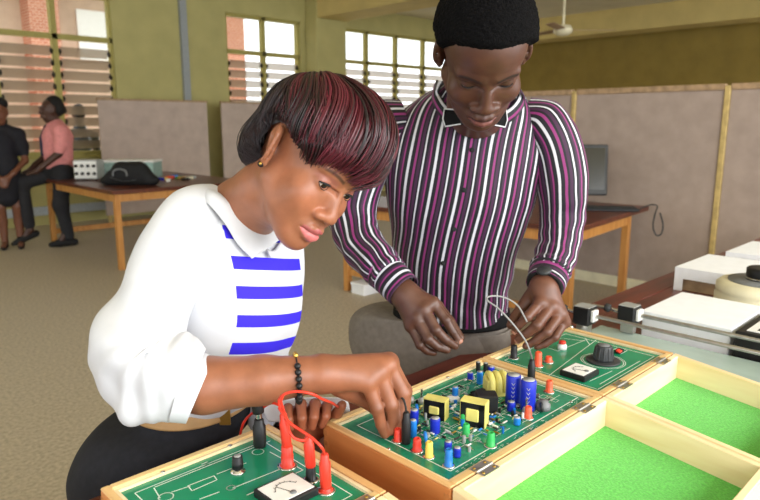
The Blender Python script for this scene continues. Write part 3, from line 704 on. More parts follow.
# ================================================================ figure tools: implicit surfaces and lofted cloth
class Vol:
    def __init__(s, lo, hi, h):
        s.lo = np.array(lo, np.float32); s.h = h; s.n = np.ceil((np.array(hi) - np.array(lo)) / h).astype(int) + 1
        s.f = np.full(tuple(s.n), 1.0, np.float32)
    def win(s, lo, hi):
        a = np.clip(np.floor((np.array(lo) - s.lo) / s.h).astype(int), 0, s.n - 1); b = np.clip(np.ceil((np.array(hi) - s.lo) / s.h).astype(int) + 1, 1, s.n)
        b = np.maximum(b, a + 1)
        ax = [(s.lo[i] + s.h * np.arange(a[i], b[i])).astype(np.float32) for i in range(3)]
        return (slice(a[0], b[0]), slice(a[1], b[1]), slice(a[2], b[2])), ax[0][:, None, None], ax[1][None, :, None], ax[2][None, None, :]
    def put(s, sl, d, k, op):
        a = s.f[sl]
        if op == 'sub':
            d = -d
            if k <= 0: s.f[sl] = np.maximum(a, d); return
            h = np.clip(.5 - .5 * (d - a) / k, 0, 1); s.f[sl] = d * (1 - h) + a * h + k * h * (1 - h); return
        if k <= 0: s.f[sl] = np.minimum(a, d); return
        h = np.clip(.5 + .5 * (a - d) / k, 0, 1); s.f[sl] = a * (1 - h) + d * h - k * h * (1 - h)
    def ell(s, c, r, k=.01, op='add', R=None):
        c = np.array(c, float); r = np.array(r, float) * np.ones(3); m = r.max() + k + 3 * s.h
        sl, X, Y, Z = s.win(c - m, c + m); x, y, z = X - c[0], Y - c[1], Z - c[2]
        if R is not None: x, y, z = [R[0][i] * x + R[1][i] * y + R[2][i] * z for i in range(3)]
        k0 = np.sqrt((x / r[0]) ** 2 + (y / r[1]) ** 2 + (z / r[2]) ** 2) + 1e-6; k1 = np.sqrt((x / r[0] ** 2) ** 2 + (y / r[1] ** 2) ** 2 + (z / r[2] ** 2) ** 2) + 1e-6
        s.put(sl, (k0 * (k0 - 1) / k1).astype(np.float32), k, op)
    def cone(s, a, b, ra, rb=None, k=.01, op='add', flat=None):
        """tapered capsule; flat=(axis vector, factor) squashes it along an axis"""
        rb = ra if rb is None else rb; a = np.array(a, float); b = np.array(b, float); m = max(ra, rb) + k + 3 * s.h
        sl, X, Y, Z = s.win(np.minimum(a, b) - m, np.maximum(a, b) + m); ba = b - a; L2 = ba @ ba + 1e-12
        x, y, z = X - a[0], Y - a[1], Z - a[2]; t = np.clip((x * ba[0] + y * ba[1] + z * ba[2]) / L2, 0, 1)
        x, y, z = x - t * ba[0], y - t * ba[1], z - t * ba[2]; q = x * x + y * y + z * z
        if flat is not None:
            n, fct = flat; e = x * n[0] + y * n[1] + z * n[2]; q = q + e * e * (1 / fct ** 2 - 1)
        s.put(sl, (np.sqrt(q) - (ra + (rb - ra) * t)).astype(np.float32), k, op)
    def chain(s, pts, rads, k=.01, op='add'):
        for i in range(len(pts) - 1): s.cone(pts[i], pts[i + 1], rads[i], rads[i + 1], k, op)
    def gen(s, lo, hi, fn, k=0, op='add'):
        sl, X, Y, Z = s.win(lo, hi); s.put(sl, fn(X, Y, Z).astype(np.float32), k, op)
    def mesh(s):
        f = s.f; n = np.array(f.shape); ins = f < 0
        c = [f[i:n[0] - 1 + i, j:n[1] - 1 + j, k:n[2] - 1 + k] for i in (0, 1) for j in (0, 1) for k in (0, 1)]
        cnt = sum((q < 0).astype(np.int8) for q in c); act = np.argwhere((cnt > 0) & (cnt < 8))
        idx = -np.ones(tuple(n - 1), np.int64); idx[act[:, 0], act[:, 1], act[:, 2]] = np.arange(len(act))
        vals = np.stack([q[act[:, 0], act[:, 1], act[:, 2]] for q in c], 1); off = np.array([(i, j, k) for i in (0, 1) for j in (0, 1) for k in (0, 1)], float)
        P = np.zeros((len(act), 3)); W = np.zeros(len(act))
        for a in range(8):
            for b in range(a + 1, 8):
                if np.abs(off[a] - off[b]).sum() != 1: continue
                va, vb = vals[:, a], vals[:, b]; m = (va < 0) != (vb < 0); t = np.where(m, va / np.where(m, va - vb, 1), 0)
                P += m[:, None] * (off[a] + t[:, None] * (off[b] - off[a])); W += m
        V = (act + P / W[:, None]) * s.h + s.lo; F = []
        for ax in range(3):
            lo = [slice(1, -1)] * 3; lo[ax] = slice(0, -1); hi = list(lo); hi[ax] = slice(1, None)
            A = ins[tuple(lo)]; B = ins[tuple(hi)]; e = np.argwhere(A != B); st = A[e[:, 0], e[:, 1], e[:, 2]]
            e = e + np.array([0 if i == ax else 1 for i in range(3)]); u, v = (ax + 1) % 3, (ax + 2) % 3
            du = np.eye(3, dtype=int)[u]; dv = np.eye(3, dtype=int)[v]
            q = [e - du - dv, e - dv, e, e - du]; Q = np.stack([idx[w[:, 0], w[:, 1], w[:, 2]] for w in q], 1)
            Q[~st] = Q[~st][:, ::-1]; F.append(Q[(Q >= 0).all(1)])
        F = np.concatenate(F)
        used = np.unique(F); mp = -np.ones(len(V), np.int64); mp[used] = np.arange(len(used)); V = V[used]; F = mp[F]
        return V, F
def smooth_mesh(V, F, it=1, lam=.5):
    I = np.concatenate([F[:, [0, 1, 2, 3]].ravel(), F[:, [1, 2, 3, 0]].ravel()]); J = np.concatenate([F[:, [1, 2, 3, 0]].ravel(), F[:, [0, 1, 2, 3]].ravel()])
    Cn = np.bincount(I, minlength=len(V))[:, None]
    for _ in range(it):
        S = np.stack([np.bincount(I, V[J, k], minlength=len(V)) for k in range(3)], 1); V = V + lam * (S / Cn - V)
    return V
def np_obj(name, V, F, mats, parent=None, attrs=None, cols=None, smooth=True, midx=None):
    off = org(parent) if parent is not None else np.zeros(3)
    me = bpy.data.meshes.new(name); V = np.asarray(V, np.float32) - off.astype(np.float32); F = np.asarray(F, np.int32)
    k = F.shape[1]; me.vertices.add(len(V)); me.vertices.foreach_set('co', V.ravel())
    me.loops.add(F.size); me.loops.foreach_set('vertex_index', F.ravel()); me.polygons.add(len(F))
    me.polygons.foreach_set('loop_start', np.arange(0, F.size, k, dtype=np.int32)); me.polygons.foreach_set('loop_total', np.full(len(F), k, np.int32))
    if midx is not None: me.polygons.foreach_set('material_index', np.asarray(midx, np.int32))
    me.update(calc_edges=True); me.validate()
    me.polygons.foreach_set('use_smooth', np.full(len(me.polygons), smooth))
    for nm, a in (attrs or {}).items():
        at_ = me.attributes.new(nm, 'FLOAT', 'POINT'); at_.data.foreach_set('value', np.asarray(a, np.float32))
    if cols is not None:
        at_ = me.attributes.new('col', 'FLOAT_COLOR', 'POINT'); at_.data.foreach_set('color', np.concatenate([cols, np.ones((len(cols), 1))], 1).astype(np.float32).ravel())
    for m in (mats if isinstance(mats, (list, tuple)) else [mats]): me.materials.append(m)
    o = bpy.data.objects.new(name, me); COL.objects.link(o)
    if parent is not None: o.parent = parent
    return o
def join(parts):
    Vs, Fs, Cs, n = [], [], [], 0
    for V, F, c in parts: Vs.append(V); Fs.append(F + n); Cs.append(c); n += len(V)
    return np.concatenate(Vs), np.concatenate(Fs), np.concatenate(Cs)
def unit(v): v = np.array(v, float); return v / (np.linalg.norm(v) + 1e-12)
def crs(arr, t):
    """Catmull-Rom through the rows of arr, t in 0..len-1"""
    arr = np.asarray(arr, float); K = len(arr); i = np.clip(np.floor(t).astype(int), 0, K - 2); s = (t - i)[:, None]
    g = lambda j: arr[np.clip(j, 0, K - 1)]
    a, b, c, d = g(i - 1), g(i), g(i + 1), g(i + 2)
    return .5 * (2 * b + (c - a) * s + (2 * a - 5 * b + 4 * c - d) * s ** 2 + (3 * b - a - 3 * c + d) * s ** 3)
def loft_cloth(secs, nu, nv, disp=None, closed_end=False):
    """secs: (centre, lateral vec * half width, front vec * half depth, back half-depth factor).
    returns V, F, u (signed arc length from the front line), v (0..1), N"""
    C_ = np.array([s[0] for s in secs], float); A_ = np.array([s[1] for s in secs], float); B_ = np.array([s[2] for s in secs], float)
    K_ = np.array([[s[3] if len(s) > 3 else 1.] for s in secs], float)
    t = np.linspace(0, len(secs) - 1, nv); Cc, A, B, Kb = crs(C_, t), crs(A_, t), crs(B_, t), crs(K_, t)
    th = np.linspace(-math.pi, math.pi, nu, endpoint=False); ct, st = np.cos(th), np.sin(th)
    sg = lambda x, p: np.sign(x) * np.abs(x) ** p
    fr = np.where(ct[None, :] >= 0, 1.0, Kb) * sg(ct, .92)[None, :]
    P = Cc[:, None] + B[:, None] * fr[:, :, None] + A[:, None] * sg(st, .92)[None, :, None]
    def nrm(P):
        du = np.roll(P, -1, 1) - np.roll(P, 1, 1); dv = np.gradient(P, axis=0); n = np.cross(du, dv); n /= np.linalg.norm(n, axis=2, keepdims=True) + 1e-12
        out = P - Cc[:, None]; s = np.sign((n * out).sum(2).mean()); return n * s, s
    Nn, sgn = nrm(P)
    seg = np.linalg.norm(np.roll(P, -1, 1) - P, axis=2); cum = np.concatenate([np.zeros((nv, 1)), np.cumsum(seg, 1)], 1); u = cum[:, :-1] - cum[:, nu // 2][:, None]
    vv = np.repeat((t / t[-1])[:, None], nu, 1)
    if disp is not None: P = P + Nn * disp(P, u, vv, np.repeat(th[None], nv, 0))[:, :, None]
    i = np.arange(nv - 1)[:, None]; j = np.arange(nu)[None]; j2 = (j + 1) % nu
    F = np.stack([i * nu + j, i * nu + j2, (i + 1) * nu + j2, (i + 1) * nu + j], -1).reshape(-1, 4)
    if sgn < 0: F = F[:, ::-1]
    return P.reshape(-1, 3), F, u.ravel(), vv.ravel(), Nn.reshape(-1, 3)
def tube_secs(pts, rads, front, squash=1.):
    """sections along an arm or leg path"""
    P = [np.array(p, float) for p in pts]; out = []
    for i in range(len(P)):
        t = unit(P[min(i + 1, len(P) - 1)] - P[max(i - 1, 0)]); f_ = np.array(front, float); f_ = unit(f_ - t * (f_ @ t)); l_ = np.cross(f_, t)
        r = rads[i]; r = (r, r * squash) if np.isscalar(r) else r
        out.append((P[i], l_ * r[0], f_ * r[1]))
    return out
def noise3(P, s, seed=0):
    """cheap smooth noise: a few rotated sine products"""
    r = np.random.RandomState(seed); o = 0
    for k in range(4):
        d = r.normal(size=(3, 3)); d /= np.linalg.norm(d, axis=1, keepdims=True); ph = r.uniform(0, 6.28, 3); q = P @ d.T * s * (1 + .35 * k) + ph
        o = o + np.sin(q[..., 0] + 1.3 * np.sin(q[..., 1])) * np.cos(q[..., 2]) / (1 + .5 * k)
    return o / 2.0
def sstep(a, b, x): t = np.clip((x - a) / (b - a), 0, 1); return t * t * (3 - 2 * t)
def skin_mat(name, rough=.42, bump=.12, spec=.45, sub=.06):
    m, nt, b = new_mat(name); a = N(nt, 'ShaderNodeAttribute'); a.attribute_name = 'col'
    tc = N(nt, 'ShaderNodeTexCoord'); no = N(nt, 'ShaderNodeTexNoise'); no.inputs['Scale'].default_value = 320; no.inputs['Detail'].default_value = 3; nt.links.new(tc.outputs['Object'], no.inputs[0])
    n2 = N(nt, 'ShaderNodeTexNoise'); n2.inputs['Scale'].default_value = 38; n2.inputs['Detail'].default_value = 4; nt.links.new(tc.outputs['Object'], n2.inputs[0])
    hs = N(nt, 'ShaderNodeMapRange'); hs.inputs[1].default_value = .3; hs.inputs[2].default_value = .7; hs.inputs[3].default_value = .86; hs.inputs[4].default_value = 1.12; nt.links.new(n2.outputs[0], hs.inputs[0])
    mx = N(nt, 'ShaderNodeMix'); mx.data_type = 'RGBA'; mx.blend_type = 'MULTIPLY'; mx.inputs[0].default_value = 1
    nt.links.new(a.outputs['Color'], mx.inputs[6]); nt.links.new(hs.outputs[0], mx.inputs[7]); nt.links.new(mx.outputs[2], b.inputs['Base Color'])
    b.inputs['Roughness'].default_value = rough; b.inputs['Specular IOR Level'].default_value = spec
    b.inputs['Subsurface Weight'].default_value = sub; b.inputs['Subsurface Radius'].default_value = (.008, .003, .0015); b.inputs['Subsurface Scale'].default_value = 1
    bn = N(nt, 'ShaderNodeBump'); bn.inputs['Strength'].default_value = bump; bn.inputs['Distance'].default_value = .001; nt.links.new(no.outputs[0], bn.inputs['Height']); nt.links.new(bn.outputs[0], b.inputs['Normal'])
    return m
M['skin'] = skin_mat('skin')
def colour_mat(name, rough=.5, spec=.4, bump=0., bscale=200, sheen=0., aniso=0):
    m, nt, b = new_mat(name); a = N(nt, 'ShaderNodeAttribute'); a.attribute_name = 'col'; nt.links.new(a.outputs['Color'], b.inputs['Base Color'])
    b.inputs['Roughness'].default_value = rough; b.inputs['Specular IOR Level'].default_value = spec
    if bump:
        tc = N(nt, 'ShaderNodeTexCoord'); no = N(nt, 'ShaderNodeTexNoise'); no.inputs['Scale'].default_value = bscale; nt.links.new(tc.outputs['Object'], no.inputs[0])
        bn = N(nt, 'ShaderNodeBump'); bn.inputs['Strength'].default_value = bump; bn.inputs['Distance'].default_value = .003; nt.links.new(no.outputs[0], bn.inputs['Height']); nt.links.new(bn.outputs[0], b.inputs['Normal'])
    return m

def head_mesh(P, neck, h=.0017):
    """canonical head: x to its left, y forward, z up, origin midway between the eyes' level; P: feature settings; neck: chain of (point, radius) in head space"""
    v = Vol((-.105, -.18, -.24), (.105, .125, .13), h)
    w = P.get('wide', 1.)
    v.ell((0, -.012, .033), (.074 * w, .094, .084), 0)
    v.ell((0, .030, .045), (.060 * w, .054, .055), .02)                        # forehead
    v.ell((0, .030, -.030), (.0605 * w, .056, .072), .02)                      # face
    v.ell((0, .040, -.070), (.047 * w, .046, .042), .02)                       # jaw
    for s in (-1, 1):
        v.cone((s * .056 * w, .000, -.050), (s * .020, .062, -.098), .016, .016, .022)     # jaw line
        v.ell((s * .041, .054, -.032), (.023, .023, .022), .018)               # cheek
        v.cone((s * .046, .066, .020), (s * .012, .079, .019), P.get('brow_r', .0085), P.get('brow_r', .0085), .012)         # brow
        if P.get('soft'): v.ell((s * .034, .040, -.052), (.026, .032, .034), .02)
        v.ell((s * .033, .089 + P.get('socket', 0), -.001), (.017, .011, .0105), .010, 'sub')       # socket
    v.ell((0, .070, -.104), (.020, .019, .017), .018)                          # chin
    v.cone((0, .078 - P.get('bridge', 0), .006), (0, .095 - P.get('bridge', 0) * .3, -.034), .0085, .0105, .009)              # nose bridge
    nw = P.get('nose', 1.)
    v.ell((0, .0965, -.040), (.0125 * nw, .0110, .0105), .006)
    for s in (-1, 1): v.ell((s * .0135 * nw, .0885, -.0435), (.0082 * nw, .010, .0080), .006)
    v.ell((0, .077, -.072), (.027, .014, .017), .012)                          # muzzle
    lp = P.get('lip', 1.)
    up_ = [(-.025, .0775, -.0725), (-.012, .0885, -.0690), (0, .0915, -.0692), (.012, .0885, -.0690), (.025, .0775, -.0725)]
    lo_ = [(-.022, .0780, -.0765), (-.010, .0885, -.0808), (0, .0905, -.0815), (.010, .0885, -.0808), (.022, .0780, -.0765)]
    v.chain(up_, [.0030, .0058 * lp, .0060 * lp, .0058 * lp, .0030], .0035); v.chain(lo_, [.003, .0064 * lp, .0072 * lp, .0064 * lp, .003], .0035)
    mo = [(-.027, .0800, -.0740), (-.012, .0955, -.0746), (0, .0985, -.0742), (.012, .0955, -.0746), (.027, .0800, -.0740)]
    v.chain(mo, [.0015, .0016, .0016, .0016, .0015], .0022, 'sub')
    for s in (-1, 1): v.ell((s * .0068 * nw, .0960, -.0505), (.0036 * nw, .0045, .0032), .002, 'sub')
    # eyelids round the eyeball, with the slit
    for s in (-1, 1):
        c = np.array([s * .0325, .0640, -.001]); v.ell(c, (.0156, .0150, .0142), .004)
        u0, l0, a0 = P['slit']
        def cut(X, Y, Z, c=c):
            x, y, z = X - c[0], Y - c[1], Z - c[2]; rr = np.sqrt(x * x + y * y + z * z) + 1e-6; az = np.arctan2(x, y); el = np.arcsin(np.clip(z / rr, -1, 1)); q = 1 - (az / a0) ** 2
            return .014 * np.maximum(np.maximum(el - u0 * q, l0 * q - el), (.0112 - rr) / .014)
        v.gen(c - .026, c + .026, cut, .0012, 'sub')
    # ears
    for s in (-1, 1):
        c = np.array([s * (.0725 * w + P.get('earout', 0)), -.014, -.008]); tl = np.array([0, -.22, .975]); n_ = unit([s * .88, -.47, 0]); es = P.get('ear', 1.)
        v.cone(c + tl * .014 * es + [s * .004, -.003, 0], c - tl * .015 * es, .0155 * es, .0105 * es, .006, flat=(n_, .42))
        bk = np.cross(n_, tl) * s
        ring = [c + n_ * (.0055 + .003 * math.sin(a)) + bk * (-.0150 * math.sin(a)) * es + tl * (.0265 * math.cos(a)) * es for a in np.linspace(-.9, 3.0, 14)]
        v.chain(ring, [.0032] * 14, .0025)
        v.ell(c - tl * .026 * es + n_ * .004 + [0, .003, 0], (.005, .0075, .008), .004)   # lobe
        if es >= 1: v.ell(c + n_ * .0125 + tl * .003, (.0045, .0070, .012), .003, 'sub')
        v.ell(c + n_ * .006 + [0, .011, -.005], (.004, .004, .006), .003)
    pts = [p for p, r in neck]; v.chain(pts, [r for p, r in neck], P.get('neckblend', .03))
    V, F = v.mesh(); return smooth_mesh(V, F, 2, .4), F
# ================================================================ people: shared pieces
def head_colours(V, base, P):
    """skin colour per vertex in head space: lips, brows, lids and a darker rim round the eyes are the colours of the skin itself"""
    c = np.tile(np.array(lin(base)), (len(V), 1)); x, y, z = V.T
    def blend(mask, col): 
        nonlocal c
        c = c * (1 - mask[:, None]) + np.array(lin(col)) * mask[:, None]
    ax = np.abs(x)
    blend(.35 * np.exp(-((ax - .04) ** 2 + (z + .035) ** 2) / .0005) * (y > .02), P['cheek'])
    topz = -.0655 + .0015 * np.cos(ax / .012 * 3.14) - .0062 * (ax / .026) ** 2; botz = -.0875 + .0115 * (ax / .026) ** 2
    lip = sstep(.0022, -.0006, np.maximum(z - topz, botz - z)) * (ax < .0262) * (y > .06)
    up_ = sstep(-.0752, -.0740, z); blend(lip, P['lip_low']); blend(lip * up_, P['lip_up'])
    bz = .0205 + .0055 * np.sin(np.clip((ax - .012) / .042, 0, 1) * 2.6) - .004
    br = sstep(.0038, .0015, np.abs(z - bz)) * sstep(.010, .016, ax) * sstep(.056, .046, ax) * (y > .04); blend(br * P.get('browk', .8), P['brow'])
    ex = np.sqrt(((ax - .0325) / .019) ** 2 + ((z - P.get('lidz', .003)) / .0105) ** 2); blend(sstep(1.1, .7, ex) * (y > .05) * P.get('lidk', .5), P['lid'])
    return c
def eyeballs(parent, Mh, ch, sc, gaze, names='eye'):
    for s in (-1, 1):
        c = ch + Mh @ (np.array([s * .0325, .0640, -.001]) * sc); g = unit(Mh @ unit(gaze)); r = .0130 * sc
        pr = [(r * math.sin(a), r * math.cos(a)) for a in np.linspace(math.pi * .98, .02, 22)]
        mb = MB().lathe(pr, c, 24, axis=g)
        n = 24; k = 0
        for i in range(21):
            ang = math.atan2((pr[i][0] + pr[i + 1][0]) / 2, (pr[i][1] + pr[i + 1][1]) / 2)
            for j in range(n): mb.m[k] = 2 if ang < .2 else (1 if ang < .50 else 0); k += 1
        mb.m[-1] = 2
        mb.build(names, [M['sclera'], M['iris'], M['blackmat']], parent)
def lid_line(parent, Mh, ch, sc, slit, name, m, r=.0011, upper=True, k=1.):
    u0, l0, a0 = slit
    for s in (-1, 1):
        pts = []
        for az in np.linspace(-a0 * .97, a0 * .97, 11):
            el = (u0 if upper else l0) * (1 - (az / a0) ** 2); rr = .0153
            pts.append(ch + Mh @ ((np.array([s * .0325, .0640, -.001]) + rr * np.array([math.sin(az) * math.cos(el), math.cos(az) * math.cos(el), math.sin(el)])) * sc))
        MB().loft(pts, [r * sc * (.45 + .55 * math.sin(math.pi * (i + .5) / 11)) for i in range(11)], 6).build(name, m, parent)
M['sclera'] = mat('eye_white', (178, 164, 154), .2, var=.02); M['iris'] = mat('dark_brown_iris', (44, 26, 18), .15, var=.1)
def hand(v, wrist, mcp, pip, dip, tip, thumb, s=1., wr=.027, palmflat=None):
    """palm and five fingers added to a volume; every finger its own tapered chain"""
    fr = np.array([.0088, .0092, .0090, .0078]) * s     # index, middle, ring, little
    wrist = np.array(wrist, float)
    for i in range(4):
        m_ = np.array(mcp[i]); v.cone(wrist + (m_ - wrist) * .12, m_, wr * .72, .0122 * s, .016)
    for i in range(3): v.cone(mcp[i], mcp[i + 1], .0105 * s, .0105 * s, .008)
    for i in range(4):
        r = fr[i]
        v.cone(mcp[i], pip[i], r * 1.22, r * 1.04, .004); v.ell(mcp[i], r * 1.28, .005); v.ell(pip[i], r * 1.12, .003)
        v.cone(pip[i], dip[i], r * 1.03, r * .93, .002); v.cone(dip[i], tip[i], r * .94, r * .80, .002)
    t = [np.array(q) for q in thumb]
    v.cone(t[0], t[1], .0165 * s, .0120 * s, .014); v.cone(t[1], t[2], .0112 * s, .0102 * s, .004); v.cone(t[2], t[3], .0102 * s, .0086 * s, .002)
def nails(parent, tips, dips, normal, m, r=.0055):
    for t_, d_, n_ in zip(tips, dips, normal):
        ax = unit(np.array(t_) - np.array(d_)); n = unit(np.array(n_) - ax * (np.array(n_) @ ax)); sd = np.cross(ax, n)
        mb = MB(); g = []
        for i in range(5):
            for j in range(5):
                a = (i / 4 - .5) * 1.9; b_ = (j / 4) * .011 - .006; g.append(np.array(t_) + ax * b_ + (n * math.cos(a) + sd * math.sin(a)) * (r * (1.06 if j < 4 else .95)))
        mb.add(g, [(i * 5 + j, i * 5 + j + 1, (i + 1) * 5 + j + 1, (i + 1) * 5 + j) for i in range(4) for j in range(4)], 0, True); mb.build('fingernail', m, parent)
def A3(lst): return [np.array(at(*q)) for q in lst]
def cloth(name, V, F, m, parent, attrs=None, thick=.002):
    o = np_obj(name, V, F, m, parent, attrs)
    if thick:
        md = o.modifiers.new('cloth_thickness', 'SOLIDIFY'); md.thickness = thick; md.offset = -1
    return o
from mathutils.bvhtree import BVHTree
def bvh_of(V, F): return BVHTree.FromPolygons([tuple(p) for p in V], [tuple(int(i) for i in f) for f in F])
def on_surf(b, px, py, off=.004, dmax=3., fallback=1.2):
    d = FW + RV * (px - 380) / FPX - UV * (py - 250) / FPX; d = unit(d); h = b.ray_cast(Vector(CAM), Vector(d))
    if h[0] is None: return np.array(at(px, py, fallback))
    n = np.array(h[1]); n = n if n @ d < 0 else -n
    return np.array(h[0]) + n * off
def patch(name, rows, m, parent, thick=.0025, sub=5, smooth=True):
    """cloth patch through a grid of points (rows of equal length), refined by splines"""
    R = [spline(r, sub) for r in rows]; n = len(R[0]); cols = [spline([R[i][j] for i in range(len(R))], sub) if len(R) > 2 else [R[i][j] for i in range(len(R))] for j in range(n)]
    k = len(cols[0]); V = np.array([cols[j][i] for i in range(k) for j in range(n)]); F = np.array([(i * n + j, i * n + j + 1, (i + 1) * n + j + 1, (i + 1) * n + j) for i in range(k - 1) for j in range(n - 1)])
    return cloth(name, V, F, m, parent, None, thick)

# ================================================================ the woman in the white blouse
MW = np.array([[.909, .012, .416], [.235, -.840, -.489], [-.343, -.542, .767]]); CW = np.array([.645, .820, 1.338])
WX = at(160, 462, 1.30)
woman = thing('person', 'woman in a white blouse and black skirt bending over the middle wooden case', 'person', (WX[0], WX[1], 0), 'people')
def toW(M_, c_, V, sc=1.): return (V * sc) @ M_.T + c_
def toH(M_, c_, p, sc=1.): return (M_.T @ (np.array(p) - c_)) / sc
NB = at(240, 214, 1.135)
slit_w = (.20, -.52, 1.08)
PW = dict(slit=slit_w, nose=1.2, lip=1.25, wide=.97, brow_r=.0055, soft=1, socket=.002, bridge=.0035, ear=1.1, earout=.005, cheek=(174, 104, 74), lip_low=(196, 110, 108), lip_up=(160, 84, 82), brow=(58, 34, 26), lid=(150, 92, 84), lidk=.55, lidz=.006, browk=.85)
nk = [((0, -.022, -.045), .052), ((0, -.030, -.085), .0475), (toH(MW, CW, NB) * .5 + np.array([0, -.03, -.085]) * .5, .048), (toH(MW, CW, NB), .054), (toH(MW, CW, at(236, 232, 1.16)), .062)]
HV, HF = head_mesh(PW, nk); HC = head_colours(HV, (150, 95, 68), PW)
parts = [(toW(MW, CW, HV), HF, HC)]
# right arm and hand, bare from the cuff
v = Vol(at(95, 380, .93) - .2, at(420, 380, 1.10) + .25, .0021)
v.lo = np.array([.28, .55, .82], np.float32); v.n = np.ceil((np.array([.90, 1.10, 1.08]) - v.lo) / v.h).astype(int) + 1; v.f = np.full(tuple(v.n), 1.0, np.float32)
el, fm, f2, wr = A3([(150, 378, .985), (205, 385, .985), (262, 380, 1.0), (316, 374, 1.018)])
v.chain([el, fm, f2, wr], [.043, .0425, .0375, .0290], .01)
mcp = A3([(389, 362, 1.075), (387, 365, 1.058), (378, 372, 1.042), (367, 382, 1.028)]); pip = A3([(405, 391, 1.078), (403, 393, 1.062), (391, 405, 1.046), (377, 408, 1.032)])
dip = A3([(404, 411, 1.075), (401, 413, 1.062), (393, 419, 1.052), (381, 424, 1.042)]); tip = A3([(400, 424, 1.072), (396, 427, 1.062), (391, 430, 1.056), (385, 434, 1.050)])
th_ = A3([(340, 384, 1.055), (368, 400, 1.075), (386, 416, 1.078), (396, 429, 1.072)])
hand(v, wr, mcp, pip, dip, tip, th_, 1.28, .031)
V, F = v.mesh(); V = smooth_mesh(V, F, 2, .4)
HANDC = lambda V, base, dark, pts: np.array(lin(base)) * (1 - (k_ := np.clip(sum(np.exp(-((V - p) ** 2).sum(1) / .00016) for p in pts), 0, 1)[:, None] * .5)) + np.array(lin(dark)) * k_
parts.append((V, F, HANDC(V, (144, 90, 63), (96, 62, 46), pip + dip)))
# left hand curled behind the case
v = Vol((.5, .72, .80), (.80, 1.05, 1.06), .0022)
wl = at(304, 436, 1.165); 
lm_ = A3([(322, 412, 1.135), (311, 412, 1.125), (299, 413, 1.12), (289, 415, 1.12)]); lp_ = A3([(327, 406, 1.10), (315, 404, 1.09), (301, 404, 1.085), (288, 408, 1.085)])
ld_ = A3([(326, 416, 1.085), (314, 417, 1.075), (302, 418, 1.07), (289, 419, 1.07)]); lt_ = A3([(322, 425, 1.09), (312, 427, 1.08), (302, 428, 1.078), (291, 428, 1.078)])
hand(v, wl, lm_, lp_, ld_, lt_, A3([(322, 428, 1.15), (332, 420, 1.13), (338, 412, 1.11), (342, 405, 1.10)]), .95, .028)
v.chain([wl, at(292, 442, 1.22)], [.028, .030], .01)
V, F = v.mesh(); V = smooth_mesh(V, F, 2, .4); parts.append((V, F, HANDC(V, (150, 88, 60), (104, 58, 44), lp_)))
# hidden core of the body and the legs
hipW = np.array([WX[0], WX[1], .74]); lbW = unit(at(272, 222, 1.34) - at(188, 225, 1.07)); lbW[2] = 0; lbW = unit(lbW); fbW = np.cross(lbW, [0, 0, 1.])
v = Vol((0, .8, 0), (1.2, 1.7, 1.35), .010)
v.chain([hipW, at(200, 408, 1.26), at(230, 300, 1.21), at(238, 235, 1.18)], [.085, .075, .085, .065], .05)
v.cone(at(208, 225, 1.12), at(262, 225, 1.28), .05, .05, .05)
for s in (-1, 1):
    h_ = hipW + lbW * s * .085; kn = h_ * [1, 1, 0] + [0, 0, .47] + lbW * s * -.01 + fbW * .03; an = kn * [1, 1, 0] + [0, 0, .09] - fbW * .03
    v.chain([h_ - [0, 0, .04], kn, kn * .5 + an * .5 + [0, 0, .08] - fbW * .015, an], [.075, .052, .048, .034], .02); v.chain([an, an + fbW * .10 - [0, 0, .055]], [.034, .026], .02)
V, F = v.mesh(); parts.append((V, F, np.tile(np.array(lin((150, 92, 62))), (len(V), 1))))
V, F, Cc = join(parts); bodyW = np_obj('body', V, F, M['skin'], woman, cols=Cc)
eyeballs(woman, MW, CW, 1., (-.12, .96, -.22))
lid_line(woman, MW, CW, 1., slit_w, 'eyelash', M['blackmat'], .0019)
lid_line(woman, MW, CW, 1., slit_w, 'lower_lash', M['blackmat'], .0007, upper=False)
M['nail'] = mat('natural_nail', (226, 176, 150), .3, var=.03)
nails(bodyW, tip[3:] , dip[3:], [-FW + .3 * UV], M['nail'])
# earring
ec = toW(MW, CW, np.array([[-.082, -.006, -.040]]))[0]
MB().sphere(ec, .0052, 12).build('earring', M['blackmat'], woman); MB().sphere(ec - FW * .0042, .0026, 8).build('earring_stud', M['brass'], woman)

# ---- hair: a cap of many strands swept forward from the crown
M['hair_w'] = colour_mat('burgundy_hair', .34, .5)
def tiltx(a): return np.array([[1, 0, 0], [0, math.cos(a), -math.sin(a)], [0, math.sin(a), math.cos(a)]])
def radial_hair(O, rad, offs, psimax, nphi, npsi, T, psi0=0.):
    """cap over a skull: for each azimuth (0 = forward, + = its left) from the crown down to psimax"""
    ph = np.linspace(-math.pi, math.pi, nphi, endpoint=False); t = np.linspace(psi0, 1, npsi)
    PS = t[:, None] * psimax(ph)[None]; PH = np.repeat(ph[None], npsi, 0)
    d = np.stack([np.sin(PS) * np.sin(PH), np.sin(PS) * np.cos(PH), np.cos(PS)], -1) @ T.T
    R = 1 / np.sqrt(((d / np.array(rad)) ** 2).sum(-1)) + offs(d, t[:, None], PH)
    P = np.array(O) + d * R[..., None]
    i = np.arange(npsi - 1)[:, None]; j = np.arange(nphi)[None]; j2 = (j + 1) % nphi
    F = np.stack([i * nphi + j, (i + 1) * nphi + j, (i + 1) * nphi + j2, i * nphi + j2], -1).reshape(-1, 4)
    return P.reshape(-1, 3), F
OW = np.array([0, -.012, .033]); RW_ = (.074 * .97, .094, .084); TW = tiltx(math.radians(42))
PHk = np.radians([-180, -150, -135, -125, -117, -108, -99, -91, -82, -70, -58, -40, -20, 0, 20, 40, 60, 75, 90, 110, 140, 180])
PSk = np.radians([118, 117, 104, 90, 84, 83, 87, 96, 112, 121, 124, 125, 128, 133, 136, 134, 128, 118, 104, 102, 112, 118])
